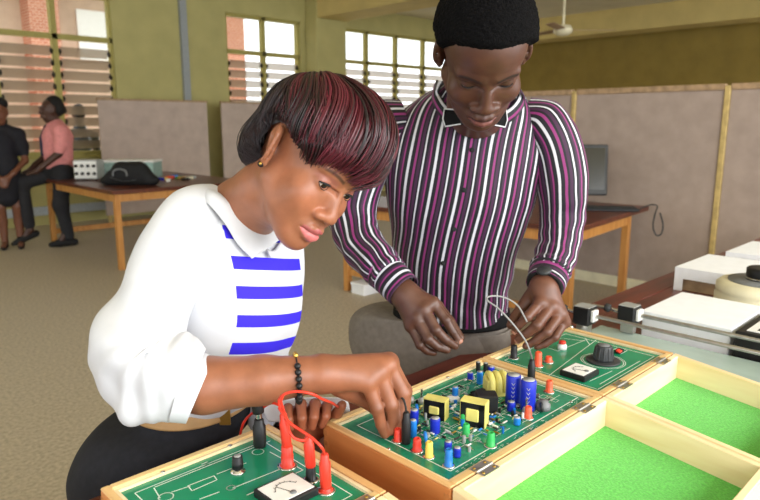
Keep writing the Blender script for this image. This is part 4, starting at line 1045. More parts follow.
psW = lambda ph: np.interp(ph, PHk, PSk)
def offW(d, t, PH):
    x, y, z = d[..., 0], d[..., 1], d[..., 2]; fr = np.clip(y, 0, 1); tp = np.clip(z, 0, 1); bk = np.clip(-y, 0, 1)
    nape = sstep(.15, .75, -z) * sstep(.1, .5, -y)
    return .010 + .016 * fr * sstep(-.2, .6, z + .3) + .010 * tp + .007 * tp * fr + .005 * sstep(.3, .9, np.abs(x)) * (z > -.3) + .034 * nape - .007 * sstep(.9, 1, t) + .004 * np.sin(PH * 3 + 1) * sstep(.25, .6, t) * tp
V, F = radial_hair(OW, RW_, lambda d, t, p: offW(d, t, p) - .0045, psW, 96, 48, TW)
hb = (toW(MW, CW, V), F, np.tile(np.array(lin((22, 10, 13))), (len(V), 1)))
HP = [hb]; nseg = 18; tv = np.linspace(0, 1, nseg)
def strands(n, seed):
    rs = np.random.RandomState(seed); Vs, Fs, Cs = [], [], []; b = 0
    locks = 90; lphi = np.linspace(-math.pi, math.pi, locks) + rs.normal(0, .05, locks); lcol = rs.beta(1.0, 2.2, locks); lamp = rs.uniform(-.005, .010, locks); lw = rs.uniform(-.28, .28, locks); lend = rs.uniform(.86, 1.05, locks); lf = rs.uniform(-.004, .006, locks)
    for k in range(n):
        l = rs.randint(locks); phi = lphi[l] + rs.normal(0, .085); t0 = rs.beta(1., 2.0) * .72; tt = t0 + (lend[l] + rs.normal(0, .018) - t0) * tv
        PH = phi + (.55 + lw[l]) * np.sin(tt * 2.6) * np.cos(phi * .5) + .12 * np.sin(tt * 6 + l * 2.1) * tt
        pm = psW((PH + math.pi) % (2 * math.pi) - math.pi); PS = tt * pm
        d = np.stack([np.sin(PS) * np.sin(PH), np.sin(PS) * np.cos(PH), np.cos(PS)], -1) @ TW.T
        R = 1 / np.sqrt(((d / np.array(RW_)) ** 2).sum(-1)) + offW(d, tt, PH) + rs.uniform(-.0035, .0025) + lamp[l] * np.sin(tt * 3.1) + .003 * np.sin(tt * 8 + l) * sstep(.3, .8, tt) + lf[l] * sstep(.85, 1.02, tt)
        P = OW + d * R[:, None]; P = toW(MW, CW, P)
        T = np.gradient(P, axis=0); T /= np.linalg.norm(T, axis=1, keepdims=True) + 1e-9; o_ = P - (CW + MW @ OW); o_ = o_ / np.linalg.norm(o_, axis=1, keepdims=True)
        s_ = np.cross(T, o_); s_ /= np.linalg.norm(s_, axis=1, keepdims=True) + 1e-9
        r = rs.uniform(.0006, .0013) * np.sqrt(np.clip(np.sin(np.pi * (tv * .9 + .08)), .01, 1))
        ring = np.stack([P + s_ * (r * 1.6)[:, None], P + o_ * r[:, None], P - s_ * (r * 1.6)[:, None], P - o_ * r[:, None]], 1)
        Vs.append(ring.reshape(-1, 3)); i = np.arange(nseg - 1)[:, None]; j = np.arange(4)[None]; j2 = (j + 1) % 4
        Fs.append((np.stack([i * 4 + j, i * 4 + j2, (i + 1) * 4 + j2, (i + 1) * 4 + j], -1).reshape(-1, 4)) + b); b += nseg * 4
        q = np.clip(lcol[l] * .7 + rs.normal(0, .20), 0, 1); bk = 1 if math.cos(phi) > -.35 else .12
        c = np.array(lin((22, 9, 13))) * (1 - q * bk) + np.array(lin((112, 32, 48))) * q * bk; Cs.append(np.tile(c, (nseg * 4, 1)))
    return np.concatenate(Vs), np.concatenate(Fs), np.concatenate(Cs)
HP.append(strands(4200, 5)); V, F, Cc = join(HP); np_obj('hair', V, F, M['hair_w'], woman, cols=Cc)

# ---- blouse
def blouse_mat():
    m, nt, b = new_mat('white_blouse_cloth'); b.inputs['Roughness'].default_value = .8; b.inputs['Specular IOR Level'].default_value = .2
    a = N(nt, 'ShaderNodeAttribute'); a.attribute_name = 'panel'; s = N(nt, 'ShaderNodeAttribute'); s.attribute_name = 'sv'
    fr = N(nt, 'ShaderNodeMath', operation='FRACT'); nt.links.new(s.outputs['Fac'], fr.inputs[0])
    g = N(nt, 'ShaderNodeMath', operation='GREATER_THAN'); g.inputs[1].default_value = .56; nt.links.new(fr.outputs[0], g.inputs[0])
    p = N(nt, 'ShaderNodeMath', operation='GREATER_THAN'); p.inputs[1].default_value = .5; nt.links.new(a.outputs['Fac'], p.inputs[0])
    mu = N(nt, 'ShaderNodeMath', operation='MULTIPLY'); nt.links.new(g.outputs[0], mu.inputs[0]); nt.links.new(p.outputs[0], mu.inputs[1])
    mx = N(nt, 'ShaderNodeMix'); mx.data_type = 'RGBA'; mx.inputs[6].default_value = (*lin((208, 209, 213)), 1); mx.inputs[7].default_value = (*lin((58, 44, 214)), 1)
    nt.links.new(mu.outputs[0], mx.inputs[0]); nt.links.new(mx.outputs[2], b.inputs['Base Color'])
    tc = N(nt, 'ShaderNodeTexCoord'); no = N(nt, 'ShaderNodeTexNoise'); no.inputs['Scale'].default_value = 45; nt.links.new(tc.outputs['Object'], no.inputs[0])
    bn = N(nt, 'ShaderNodeBump'); bn.inputs['Strength'].default_value = .08; bn.inputs['Distance'].default_value = .003; nt.links.new(no.outputs[0], bn.inputs['Height']); nt.links.new(bn.outputs[0], b.inputs['Normal'])
    return m
M['blouse'] = blouse_mat(); M['white_cloth'] = mat('white_cotton', (208, 209, 213), .8, var=.012, scale=40, spec=.2, bump=.04)
lb = unit(at(272, 222, 1.34) - at(188, 225, 1.07))
spW = unit(at(240, 205, 1.15) - at(205, 412, 1.25)); fb = unit(np.cross(lb, spW)); 
secs = [(at(191, 408, 1.272), lb * .112, fb * .080), (at(206, 388, 1.250), lb * .122, fb * .092), (at(222, 345, 1.225), lb * .142, fb * .116), (at(231, 298, 1.20), lb * .150, fb * .126, .85),
        (at(236, 258, 1.185), lb * .158, fb * .105, .9), (at(236, 228, 1.18), lb * .155, fb * .085), (at(236, 211, 1.175), lb * .135, fb * .075), (at(239, 201, 1.16), lb * .095, fb * .066), (at(243, 196, 1.145), lb * .066, fb * .062)]
def dispB(P, u, v, th): return .0035 * noise3(P * [1, 1, .5], 26, 1) + .0022 * noise3(P, 60, 2) * sstep(.5, 0, v)
V, F, u, vv, Nn = loft_cloth(secs, 160, 150, dispB)
hgt = (V - at(240, 240, 1.15)) @ unit(UV + .09 * RV); 
pan = np.where((u > -.062) & (u < .12) & (vv > .05) & (vv < .83), 1., 0.)
pan = sstep(-.128, -.122, u) * sstep(.125, .117, u) * sstep(.87, .85, vv) * sstep(.13, .14, vv)
blouse = cloth('blouse', V, F, M['blouse'], woman, dict(sv=-hgt / .0485 + .02, panel=pan)); bvW = bvh_of(V, F)
# right sleeve, full and gathered at the elbow
sp_ = A3([(214, 214, 1.13), (196, 222, 1.085), (174, 252, 1.06), (159, 290, 1.035), (142, 330, 1.005), (136, 358, .99), (149, 375, .982), (170, 379, .98), (191, 386, .985)])
ss = tube_secs(sp_, [.050, .058, .060, .057, .066, .068, .062, .058, .053], -FW)
def dispS(P, u, v, th):
    g = sstep(.45, .75, v)
    dg = P @ unit(UV + .5 * RV)
    return .0045 * noise3(P, 22, 4) + .011 * np.sin(dg * 62 + 3.5 * noise3(P, 7, 31)) * sstep(.25, .5, v) * (.4 + .6 * noise3(P, 11, 33)) + .011 * g * np.sin(u * 40 + 5 * noise3(P, 9, 7)) * noise3(P, 14, 9) + .006 * g * sstep(1, .93, v) + .003 * np.sin(v * 70 + 2.5 * np.sin(th)) * sstep(.55, .7, v) * sstep(.95, .8, v)
V, F, u, vv, Nn = loft_cloth(ss, 110, 150, dispS); cloth('sleeve', V, F, M['white_cloth'], blouse)
cs = tube_secs(A3([(180, 384, .982), (193, 387, .986), (200, 389.5, .988)]), [.0565, .0545, .0525], -FW); V, F, u, vv, Nn = loft_cloth(cs, 80, 16, lambda P, u, v, t: .0012 * noise3(P, 40, 3)); cloth('cuff', V, F, M['white_cloth'], blouse, None, .003)
# left sleeve, far side
ss = tube_secs(A3([(262, 222, 1.29), (274, 232, 1.33), (276, 290, 1.37), (262, 355, 1.37), (262, 392, 1.33), (280, 425, 1.25), (290, 436, 1.21)]), [.05, .058, .055, .055, .055, .048, .044], -FW)
V, F, u, vv, Nn = loft_cloth(ss, 70, 90, lambda P, u, v, t: .004 * noise3(P, 24, 12)); cloth('sleeve', V, F, M['white_cloth'], blouse)
# collar: two pointed leaves lying on the blouse
inn = [(198, 187), (222, 192), (246, 208), (262, 226), (276, 240)]; out = [(191, 192), (206, 206), (222, 226), (234, 246), (247, 260)]
rows = [[on_surf(bvW, *q, .010) for q in inn], [on_surf(bvW, (a[0] + b_[0]) / 2, (a[1] + b_[1]) / 2, .015) for a, b_ in zip(inn, out)], [on_surf(bvW, *q, .011) for q in out]]
patch('collar', rows, M['white_cloth'], blouse, .003)
rows = [[on_surf(bvW, *q, .008, fallback=1.2) for q in ((278, 240), (281, 246))], [on_surf(bvW, *q, .008, fallback=1.2) for q in ((270, 252), (276, 256))], [on_surf(bvW, *q, .008, fallback=1.2) for q in ((262, 250), (266, 259))]]
patch('collar', rows, M['white_cloth'], blouse, .003)
# belt and skirt
M['skirt'] = mat('black_skirt_cloth', (30, 30, 36), .8, var=.1, scale=80, spec=.25); M['belt'] = mat('tan_belt_leather', (176, 138, 92), .5, var=.08)
lbh = lbW; fbh = fbW; wc = at(197, 398, 1.262)
hz = lambda z: np.array([WX[0], WX[1], z])
ks = [(wc + [0, 0, .006], lbh * .120, fbh * .099), (wc - [0, 0, .02], lbh * .128, fbh * .107), (wc * .55 + hz(.76) * .45, lbh * .162, fbh * .134, 1.1), (hz(.74), lbh * .176, fbh * .128, 1.2), (hz(.66), lbh * .180, fbh * .122, 1.15), (hz(.55), lbh * .172, fbh * .115), (hz(.42), lbh * .165, fbh * .112)]
V, F, u, vv, Nn = loft_cloth(ks, 110, 90, lambda P, u, v, t: .0025 * noise3(P * [1, 1, .4], 30, 21)); cloth('skirt', V, F, M['skirt'], woman)
bs = [(wc + [0, 0, .016], lbh * .123, fbh * .102), (wc + [0, 0, -.006], lbh * .128, fbh * .106)]; V, F, u, vv, Nn = loft_cloth(bs, 90, 6); belt = cloth('belt', V, F, M['belt'], woman, None, .003); bvb = bvh_of(V, F)
bp = on_surf(bvb, 222, 416, .004, fallback=1.17); MB().obox(bp, unit(np.cross([0, 0, 1], FW)), (0, 0, 1), -FH, .013, .017, .002, bev=.001).build('buckle', M['brass'], belt)
# bracelet of black beads with a gold link
bc, bd_ = at(297, 378, 1.012), unit(wr - f2); ring = []
e1 = unit(UV - bd_ * (UV @ bd_)); e2 = np.cross(bd_, e1)
bl = MB().tube([bc + .0355 * (e1 * math.cos(a) + e2 * math.sin(a)) for a in np.linspace(0, 2 * math.pi, 20, endpoint=False)], .0012, 6, 3, close=True).build('bracelet', M['blackmat'], woman)
bead = withmat(MB().sphere((0, 0, 0), .0052, 10).mesh('bead'), M['black'])
for k_ in range(22):
    a = 2 * math.pi * k_ / 22
    if math.cos(a) > .72: continue
    inst('bead', bead, bl, bc + .0360 * (e1 * math.cos(a) + e2 * math.sin(a)))
for a in (-.55, -.2, .15): MB().sphere(bc + .0362 * (e1 * math.cos(a) + e2 * math.sin(a)), (.0045, .0045, .0055), 10).build('gold_link', M['brass'], bl)
for s in (-1, 1):      # shoes
    an = hipW * [1, 1, 0] + lbW * s * .075 ; sh = MB().loft([an - fbW * .075 + [0, 0, .04], an - fbW * .06 + [0, 0, .036], an + [0, 0, .034], an + fbW * .09 + [0, 0, .03], an + fbW * .15 + [0, 0, .022], an + fbW * .17 + [0, 0, .018]], [.018, .036, .034, .038, .022, .006], 14); sh.build('shoe', M['blackmat'], woman)
# white paper in her left hand
pp = thing('folded_paper', 'small folded white paper held in the woman\'s left hand behind the red leads', 'paper', tuple(at(305, 412, 1.15)))
patch('sheet', [A3([(258, 397, 1.150), (285, 399, 1.152), (315, 397, 1.155), (347, 398, 1.150)]), A3([(262, 408, 1.155), (287, 410, 1.160), (317, 407, 1.158), (349, 405, 1.152)]), A3([(268, 421, 1.165), (290, 422, 1.165), (320, 418, 1.165), (350, 412, 1.158)])], M['paper'], pp, .0012)
# ================================================================ the man in the striped shirt
MM = np.array([[.710, -.438, -.551], [-.703, -.469, -.534], [.025, -.767, .641]]); CM = np.array([1.031, .777, 1.530]); SM = 1.07
HX = at(437, 335, 1.81)
man = thing('person', 'man in a striped purple shirt and black bow tie leaning over the bench', 'person', (HX[0], HX[1], 0), 'people')
slit_m = (-.12, -.50, .95)
PMn = dict(slit=slit_m, ear=.85, nose=1.28, lip=1.2, wide=1.0, cheek=(90, 54, 40), lip_low=(112, 66, 60), lip_up=(70, 42, 38), brow=(20, 14, 12), lid=(60, 38, 30), lidk=.4, browk=.85)
NM = at(476, 122, 1.50)
nk = [((0, -.03, -.04), .056), ((0, -.035, -.075), .053), (toH(MM, CM, NM, SM) * .6 + np.array([0, -.035, -.075]) * .4, .054), (toH(MM, CM, NM, SM), .060)]
HV, HF = head_mesh(PMn, nk); HC = head_colours(HV, (80, 49, 36), PMn)
parts = [(toW(MM, CM, HV, SM), HF, HC)]
def arm_hand(lo, hi, fore, rr, wr, mcp, pip, dip, tip, th, sc, base, dark):
    v = Vol(lo, hi, .0022); v.chain(fore + [wr], rr, .01); hand(v, wr, mcp, pip, dip, tip, th, sc, .031)
    V, F = v.mesh(); V = smooth_mesh(V, F, 2, .4); return V, F, HANDC(V, base, dark, pip + dip)
# right hand (index, middle, ring, little)
wrR = at(404, 293, 1.405)
mR = A3([(433, 303, 1.385), (424, 309, 1.372), (417, 318, 1.372), (411, 326, 1.380)]); pR = A3([(446, 320, 1.375), (436, 330, 1.355), (428, 339, 1.355), (420, 345, 1.365)])
dR = A3([(453, 332, 1.375), (446, 340, 1.36), (438, 347, 1.36), (427, 351, 1.37)]); tR = A3([(459, 341, 1.378), (455, 346, 1.37), (447, 350, 1.368), (434, 353, 1.375)])
allp = np.array(mR + pR + dR + tR + [wrR, at(370, 262, 1.46)])
parts.append(arm_hand(allp.min(0) - .05, allp.max(0) + .05, [at(372, 264, 1.46), at(390, 280, 1.425)], [.036, .034, .030], wrR, mR, pR, dR, tR, A3([(418, 297, 1.42), (437, 306, 1.42), (450, 322, 1.408), (460, 338, 1.395)]), 1.16, (88, 56, 42), (52, 32, 26)))
# left hand on the black socket
wrL = at(543, 287, 1.435)
mL = A3([(540, 303, 1.405), (551, 307, 1.405), (560, 314, 1.412), (564, 322, 1.422)]); pL = A3([(527, 317, 1.385), (537, 325, 1.378), (547, 332, 1.385), (555, 337, 1.40)])
dL = A3([(519, 325, 1.395), (526, 334, 1.390), (535, 341, 1.395), (545, 344, 1.405)]); tL = A3([(515, 331, 1.405), (518, 340, 1.404), (526, 346, 1.402), (537, 347, 1.408)])
allp = np.array(mL + pL + dL + tL + [wrL, at(552, 262, 1.50)])
parts.append(arm_hand(allp.min(0) - .05, allp.max(0) + .05, [at(553, 262, 1.50), at(548, 276, 1.465)], [.036, .034, .030], wrL, mL, pL, dL, tL, A3([(531, 298, 1.45), (522, 308, 1.448), (515, 317, 1.44), (511, 325, 1.43)]), 1.16, (104, 66, 50), (60, 38, 30)))
lm = unit(at(553, 142, 1.53) - at(372, 140, 1.55)); spM = unit(at(472, 130, 1.53) - at(450, 305, 1.75)); fm_ = unit(np.cross(lm, spM))
lmh = unit(lm * [1, 1, 0]); fmh = np.cross(lmh, [0, 0, 1.])
v = Vol((.7, .7, 0), (1.9, 1.6, 1.5), .010)
hipM = np.array([HX[0], HX[1], .88]); v.chain([hipM, at(450, 260, 1.70), at(464, 180, 1.59), at(472, 135, 1.54)], [.075, .08, .085, .055], .05); v.cone(at(415, 145, 1.58), at(512, 145, 1.56), .045, .045, .05)
v.chain([at(390, 145, 1.58), at(362, 185, 1.57), at(353, 226, 1.56), at(375, 265, 1.46)], [.05, .042, .038, .034], .02); v.chain([at(536, 145, 1.56), at(560, 190, 1.54), at(561, 236, 1.55), at(552, 264, 1.49)], [.05, .042, .038, .034], .02)
feet = []
for s, kx in ((-1, -.11), (1, .09)):
    h_ = hipM + lmh * s * .06 - [0, 0, .06]; kn = np.array([HX[0], HX[1], .48]) + lmh * kx * 1.35 + fmh * .02; an = kn * [1, 1, 0] + [0, 0, .09] - fmh * .03; feet.append((h_, kn, an)); v.chain([h_, kn, an], [.075, .055, .04], .02); v.chain([an, an + fmh * .10 - [0, 0, .05]], [.036, .03], .02)
V, F = v.mesh(); parts.append((V, F, np.tile(np.array(lin((92, 58, 42))), (len(V), 1))))
V, F, Cc = join(parts); bodyM = np_obj('body', V, F, M['skin'], man, cols=Cc)
eyeballs(man, MM, CM, SM, (0, .85, -.53)); lid_line(man, MM, CM, SM, slit_m, 'eyelash', M['blackmat'], .0012)
M['nail_m'] = mat('pale_nail', (170, 120, 100), .3, var=.03)
nails(bodyM, [tR[0], tL[0], tL[1]], [dR[0], dL[0], dL[1]], [-FW + .2 * UV + .5 * RV, -FW - .2 * RV, -FW - .2 * RV], M['nail_m'], .0078)
# ---- close-cropped hair
TM = tiltx(0.0); OM = np.array([0, -.012, .033]); RM = (.074, .094, .084)
PHm = np.radians([-180, -130, -100, -84, -70, -58, -45, -25, 0, 25, 45, 58, 70, 84, 100, 130, 180]); PSm = np.radians([128, 126, 104, 90, 96, 80, 70, 65, 64, 65, 70, 80, 96, 90, 104, 126, 128])
psM = lambda ph: np.interp(ph, PHm, PSm)
def offM(d, t, PH): return .004 + .0125 * sstep(1.0, .86, t) + .004 * np.clip(d[..., 2], 0, 1)
V, F = radial_hair(OM, RM, offM, psM, 260, 150, TM); V = V + .0011 * (noise3(V, 420, 3) + noise3(V, 700, 4))[:, None] * unit([0, 0, 1])
d_ = V - OM; d_ /= np.linalg.norm(d_, axis=1, keepdims=True); V = V + d_ * (.0016 * noise3(V, 520, 8))[:, None]
M['hair_m'] = mat('black_curly_hair', (11, 10, 11), .9, var=.35, scale=420, bump=.9, spec=.1)
np_obj('hair', toW(MM, CM, V, SM), F, M['hair_m'], man)
# ---- striped shirt
def stripe_mat(name, period):
    m, nt, b = new_mat(name); a = N(nt, 'ShaderNodeAttribute'); a.attribute_name = 'su'
    mu = N(nt, 'ShaderNodeMath', operation='MULTIPLY'); mu.inputs[1].default_value = 1 / period; nt.links.new(a.outputs['Fac'], mu.inputs[0])
    fr = N(nt, 'ShaderNodeMath', operation='FRACT'); nt.links.new(mu.outputs[0], fr.inputs[0])
    cr = N(nt, 'ShaderNodeValToRGB'); cr.color_ramp.interpolation = 'CONSTANT'; e = cr.color_ramp.elements
    K_, Wt, Mg, Pu = (21, 20, 28), (200, 200, 208), (132, 46, 106), (60, 28, 58)
    st = [(0, K_), (.10, Wt), (.20, K_), (.34, Mg), (.43, K_), (.50, Pu), (.60, K_), (.66, Wt), (.72, K_), (.82, Pu), (.90, Mg), (.96, K_)]
    e[0].position = 0; e[0].color = (*lin(K_), 1); e[1].position = st[1][0]; e[1].color = (*lin(st[1][1]), 1)
    for p, c in st[2:]: q = e.new(p); q.color = (*lin(c), 1)
    nt.links.new(fr.outputs[0], cr.inputs[0]); nt.links.new(cr.outputs[0], b.inputs['Base Color']); b.inputs['Roughness'].default_value = .62; b.inputs['Specular IOR Level'].default_value = .3; b.inputs['Sheen Weight'].default_value = .1
    return m
M['stripes'] = stripe_mat('purple_black_white_striped_cotton', .062)
secs = [(at(452, 306, 1.755), lm * .150, fm_ * .108), (at(452, 284, 1.72), lm * .152, fm_ * .116), (at(455, 245, 1.665), lm * .160, fm_ * .122), (at(461, 195, 1.60), lm * .184, fm_ * .126, .9), (at(464, 158, 1.565), lm * .196, fm_ * .116, .95),
        (at(467, 130, 1.55), lm * .190, fm_ * .104), (at(470, 112, 1.54), lm * .165, fm_ * .094), (at(473, 99, 1.53), lm * .128, fm_ * .086), (at(476, 90, 1.515), lm * .098, fm_ * .080), (at(478, 83, 1.49), lm * .074, fm_ * .074)]
def dispM(P, u, v, th): return .004 * noise3(P, 17, 41) + .0045 * np.sin((P @ unit(UV + .35 * RV)) * 75 + 4 * noise3(P, 8, 43)) * sstep(.42, .08, v) * (.5 + .5 * noise3(P, 9, 44)) + .0035 * sstep(.05, 0, v)
V, F, u, vv, Nn = loft_cloth(secs, 220, 170, dispM)
lat = (V - at(462, 195, 1.6)) @ lm; skew = .0
shirt = cloth('shirt', V, F, M['stripes'], man, dict(su=u + .4 + .010 * noise3(V, 6, 45) + .005 * sstep(.4, .05, vv) * noise3(V, 24, 46) - .05 * (vv - .5))); bvM = bvh_of(V, F)
def sleeveM(path, rad, seed):
    ss = tube_secs(A3(path), rad, -FW)
    def ds(P, u, v, th): return .0035 * noise3(P, 24, seed) + .006 * np.sin(v * 62 + 2.2 * np.cos(th + seed) + 3 * noise3(P, 9, seed + 1)) * sstep(.35, .6, v) * (.45 + .55 * noise3(P, 13, seed + 2))
    V, F, u, vv, Nn = loft_cloth(ss, 110, 130, ds); th = np.tile(np.linspace(-math.pi, math.pi, 110, endpoint=False), 130)
    cloth('sleeve', V, F, M['stripes'], shirt, dict(su=th * .058 + .4 + (.003 + .007 * sstep(.45, .75, vv)) * noise3(V, 26, seed + 3)))
sleeveM([(404, 120, 1.56), (384, 126, 1.555), (367, 152, 1.555), (355, 195, 1.555), (353, 224, 1.545), (364, 248, 1.50), (382, 268, 1.445), (391, 278, 1.43)], [.05, .066, .066, .060, .056, .050, .044, .039], 50)
sleeveM([(524, 118, 1.545), (541, 124, 1.535), (556, 152, 1.53), (562, 195, 1.535), (561, 228, 1.54), (556, 254, 1.51), (551, 270, 1.475), (549, 276, 1.46)], [.05, .064, .064, .057, .053, .049, .045, .041], 60)
def cuffM(path, rad, ang):
    ss = tube_secs(A3(path), rad, -FW); V, F, u, vv, Nn = loft_cloth(ss, 80, 24, lambda P, u, v, t: .001 * noise3(P, 50, 5)); L_ = np.linalg.norm(np.array(A3(path)[-1]) - A3(path)[0])
    cloth('cuff', V, F, M['stripes'], shirt, dict(su=vv * L_ * 1.05 + .006), .003)
cuffM([(379, 266, 1.455), (393, 280, 1.428), (404, 291, 1.41)], [.0450, .0425, .040], 0); cuffM([(550, 270, 1.475), (547, 280, 1.452), (545, 285, 1.442)], [.0455, .044, .0425], 0)
# collar, bow tie, buttons
Uw = lambda p: toW(MM, CM, np.array([p]), SM)[0]
def collar_leaf(s):
    r0 = [(445, 82, 1.40), (442, 95, 1.395), (448, 106, 1.385), (459, 113, 1.375)] if s < 0 else [(512, 84, 1.40), (514, 96, 1.395), (509, 106, 1.385), (499, 113, 1.375)]
    r1 = [(436, 88, 1.42), (434, 102, 1.41), (441, 117, 1.40), (452, 126, 1.385)] if s < 0 else [(521, 90, 1.42), (523, 104, 1.41), (516, 117, 1.40), (506, 125, 1.385)]
    S3 = lambda L_, o_: [on_surf(bvM, q[0], q[1], o_, fallback=q[2]) for q in L_]
    rows = [S3(r0, .012), S3([((a[0] + b_[0]) / 2, (a[1] + b_[1]) / 2, a[2]) for a, b_ in zip(r0, r1)], .013), S3(r1, .006)]
    R = [spline(r, 5) for r in rows]; n = len(R[0]); V = np.array([p for r in R for p in r]); F = np.array([(i * n + j, i * n + j + 1, (i + 1) * n + j + 1, (i + 1) * n + j) for i in range(2) for j in range(n - 1)])
    su = np.concatenate([np.full(n, .0), np.full(n, .014), np.full(n, .028)]) + .003; cloth('collar', V, F, M['stripes'], shirt, dict(su=su), .003)
for s in (-1, 1): collar_leaf(s)
M['tie'] = mat('black_satin', (12, 12, 14), .7, var=.1, spec=.15)
kc = at(475, 119.5, 1.388)
def bow(s):
    pts = [kc + lm * s * x + UV * y - FW * z for x, y, z in ((.004, .009, .004), (.032, .018, .008), (.066, .022, .0), (.069, .0, -.002), (.064, -.016, .0), (.032, -.012, .008), (.004, -.009, .004))]
    c_ = kc + lm * s * .036 - FW * .014; mb = MB(); back = [p + FW * .012 for p in pts]; n = len(pts)
    mb.add([c_] + pts, [(0, i + 1, i + 2) for i in range(n - 1)], 0, True); mb.add(pts + back, [(i, i + 1, n + i + 1, n + i) for i in range(n - 1)]); mb.add(back, [tuple(range(n))]); b_ = mb.build('bow_tie_wing', M['tie'], man)
    MB().loft([p - FW * .002 for p in pts[1:6]], .0017, 6).build('white_edging', M['white_cloth'], b_)
for s in (-1, 1): bow(s)
MB().obox(kc - FW * .006, lm, UV, -FW, .009, .011, .008, bev=.003).build('bow_tie_knot', M['tie'], man)
pl = [on_surf(bvM, x, y, .003) for x, y in ((477, 132), (473, 150), (468, 175), (462, 205), (456, 235), (450, 262), (444, 290), (442, 302))]
for q in pl[1:7]: pass
for x, y in ((472, 150), (464, 190), (454, 229), (443, 263)):
    q = on_surf(bvM, x, y, .0015); n_ = unit(CAM - q); MB().lathe([(.0058, 0), (.0058, .002), (.004, .0026)], q, 12, axis=n_).build('button', M['blackmat'], shirt)
# watch
wd = unit(wrL - at(548, 276, 1.465)); wc_ = at(545, 284.5, 1.440); e1 = unit(-FW - wd * (-FW @ wd)); e2 = np.cross(wd, e1)
wt = MB().loft([wc_ + .0355 * (e1 * math.cos(a) + e2 * math.sin(a)) for a in np.linspace(0, 2 * math.pi, 28, endpoint=False)], .0065, 8, close=True).build('wristwatch', M['blackmat'], man)
MB().lathe([(.016, 0), (.017, .004), (.015, .008)], wc_ + .036 * unit(e1 + .9 * e2), 18, axis=unit(e1 + .9 * e2)).build('watch_case', M['dgrey'], wt)
# trousers, belt
M['trousers'] = mat('grey_brown_trousers', (124, 116, 108), .85, var=.06, scale=70, spec=.2)
wM = at(451, 312, 1.77)
hM = lambda z: np.array([HX[0], HX[1], z])
dT = lambda P, u, v, t: .004 * noise3(P * [1, 1, .5], 22, 71)
V, F, u, vv, Nn = loft_cloth([(wM + [0, 0, .02], lmh * .150, fmh * .108), (wM, lmh * .154, fmh * .112), (wM * .5 + hM(.89) * .5 - lmh * .03, lmh * .19, fmh * .115), (hM(.86) - lmh * .025, lmh * .218, fmh * .12), (hM(.80) - lmh * .022, lmh * .228, fmh * .122), (hM(.74) - lmh * .02, lmh * .215, fmh * .115)], 110, 60, dT); tr = cloth('trousers', V, F, M['trousers'], man); bvT = bvh_of(V, F)
for (h_, kn, an), sgn in zip(feet, (-1, 1)):
    hp = hM(.84) + lmh * sgn * .10; fr_ = [(hp, .10), (hp * .6 + kn * .4, .092), (kn + [0, 0, .03], .078), (kn * .5 + an * .5, .072), (an + [0, 0, -.05], .070)]
    V, F, u, vv, Nn = loft_cloth(tube_secs([p for p, r in fr_], [r for p, r in fr_], fmh), 60, 60, lambda P, u, v, t: .005 * noise3(P, 16, 73)); cloth('trouser_leg', V, F, M['trousers'], tr)
    MB().loft([an * [1, 1, 0] + q for q in (-fmh * .09 + [0, 0, .04], -fmh * .07 + [0, 0, .042], [0, 0, .045], fmh * .09 + [0, 0, .038], fmh * .17 + [0, 0, .028], fmh * .20 + [0, 0, .022])], [.02, .042, .043, .045, .034, .012], 14).build('shoe', M['blackmat'], man)
V, F, u, vv, Nn = loft_cloth([(wM + [0, 0, .014], lmh * .158, fmh * .116), (wM - [0, 0, .022], lmh * .162, fmh * .120)], 90, 6); bt = cloth('belt', V, F, M['tie'], man, None, .003); bvb = bvh_of(V, F)
# ================================================================ people at the back of the room
def far_person(label, loc, skin, pieces):
    """pieces: (name, material, list of (points, radii), blend, colour)"""
    t = thing('person', label, 'person', loc, 'people')
    for nm, m, chains, k in pieces:
        allp = np.array([p for c, r in chains for p in c]); mr = max(max(r) for c, r in chains) + .04
        v = Vol(allp.min(0) - mr, allp.max(0) + mr, .009 if nm != 'body' else .007)
        for c, r in chains: v.chain([np.array(p, float) for p in c], r, k)
        V, F = v.mesh(); V = smooth_mesh(V, F, 2, .5); np_obj(nm, V, F, m, t, cols=np.tile(np.array(lin(skin)), (len(V), 1)))
    return t
M['navy'] = mat('black_dress_cloth', (24, 24, 32), .8, var=.1); M['pink'] = mat('pink_shirt_cotton', (216, 138, 136), .8, var=.05); M['dark_trousers'] = mat('charcoal_trousers', (34, 34, 38), .8, var=.1)
M['hair_far'] = mat('short_black_hair', (18, 15, 14), .8, var=.3, scale=120, bump=.5); M['tie_far'] = mat('dark_blue_tie', (36, 32, 60), .6, var=.1)
def face_bits(head, fwd, lft, r=.085):
    """nose, brow, lips and ears as chains of a far head"""
    h = np.array(head); u = np.array([0, 0, 1.])
    return [([h + fwd * .085 + u * .01, h + fwd * .108 - u * .028], [.012, .017]), ([h + fwd * .080 - u * .068 - lft * .02, h + fwd * .088 - u * .068, h + fwd * .080 - u * .068 + lft * .02], [.010, .013, .010]),
            ([h + fwd * .082 + u * .032 - lft * .045, h + fwd * .09 + u * .030, h + fwd * .082 + u * .032 + lft * .045], [.012, .012, .012]), ([h + lft * .082 - u * .02, h + lft * .084 + u * .02], [.016, .018]), ([h - lft * .082 - u * .02, h - lft * .084 + u * .02], [.016, .018])]
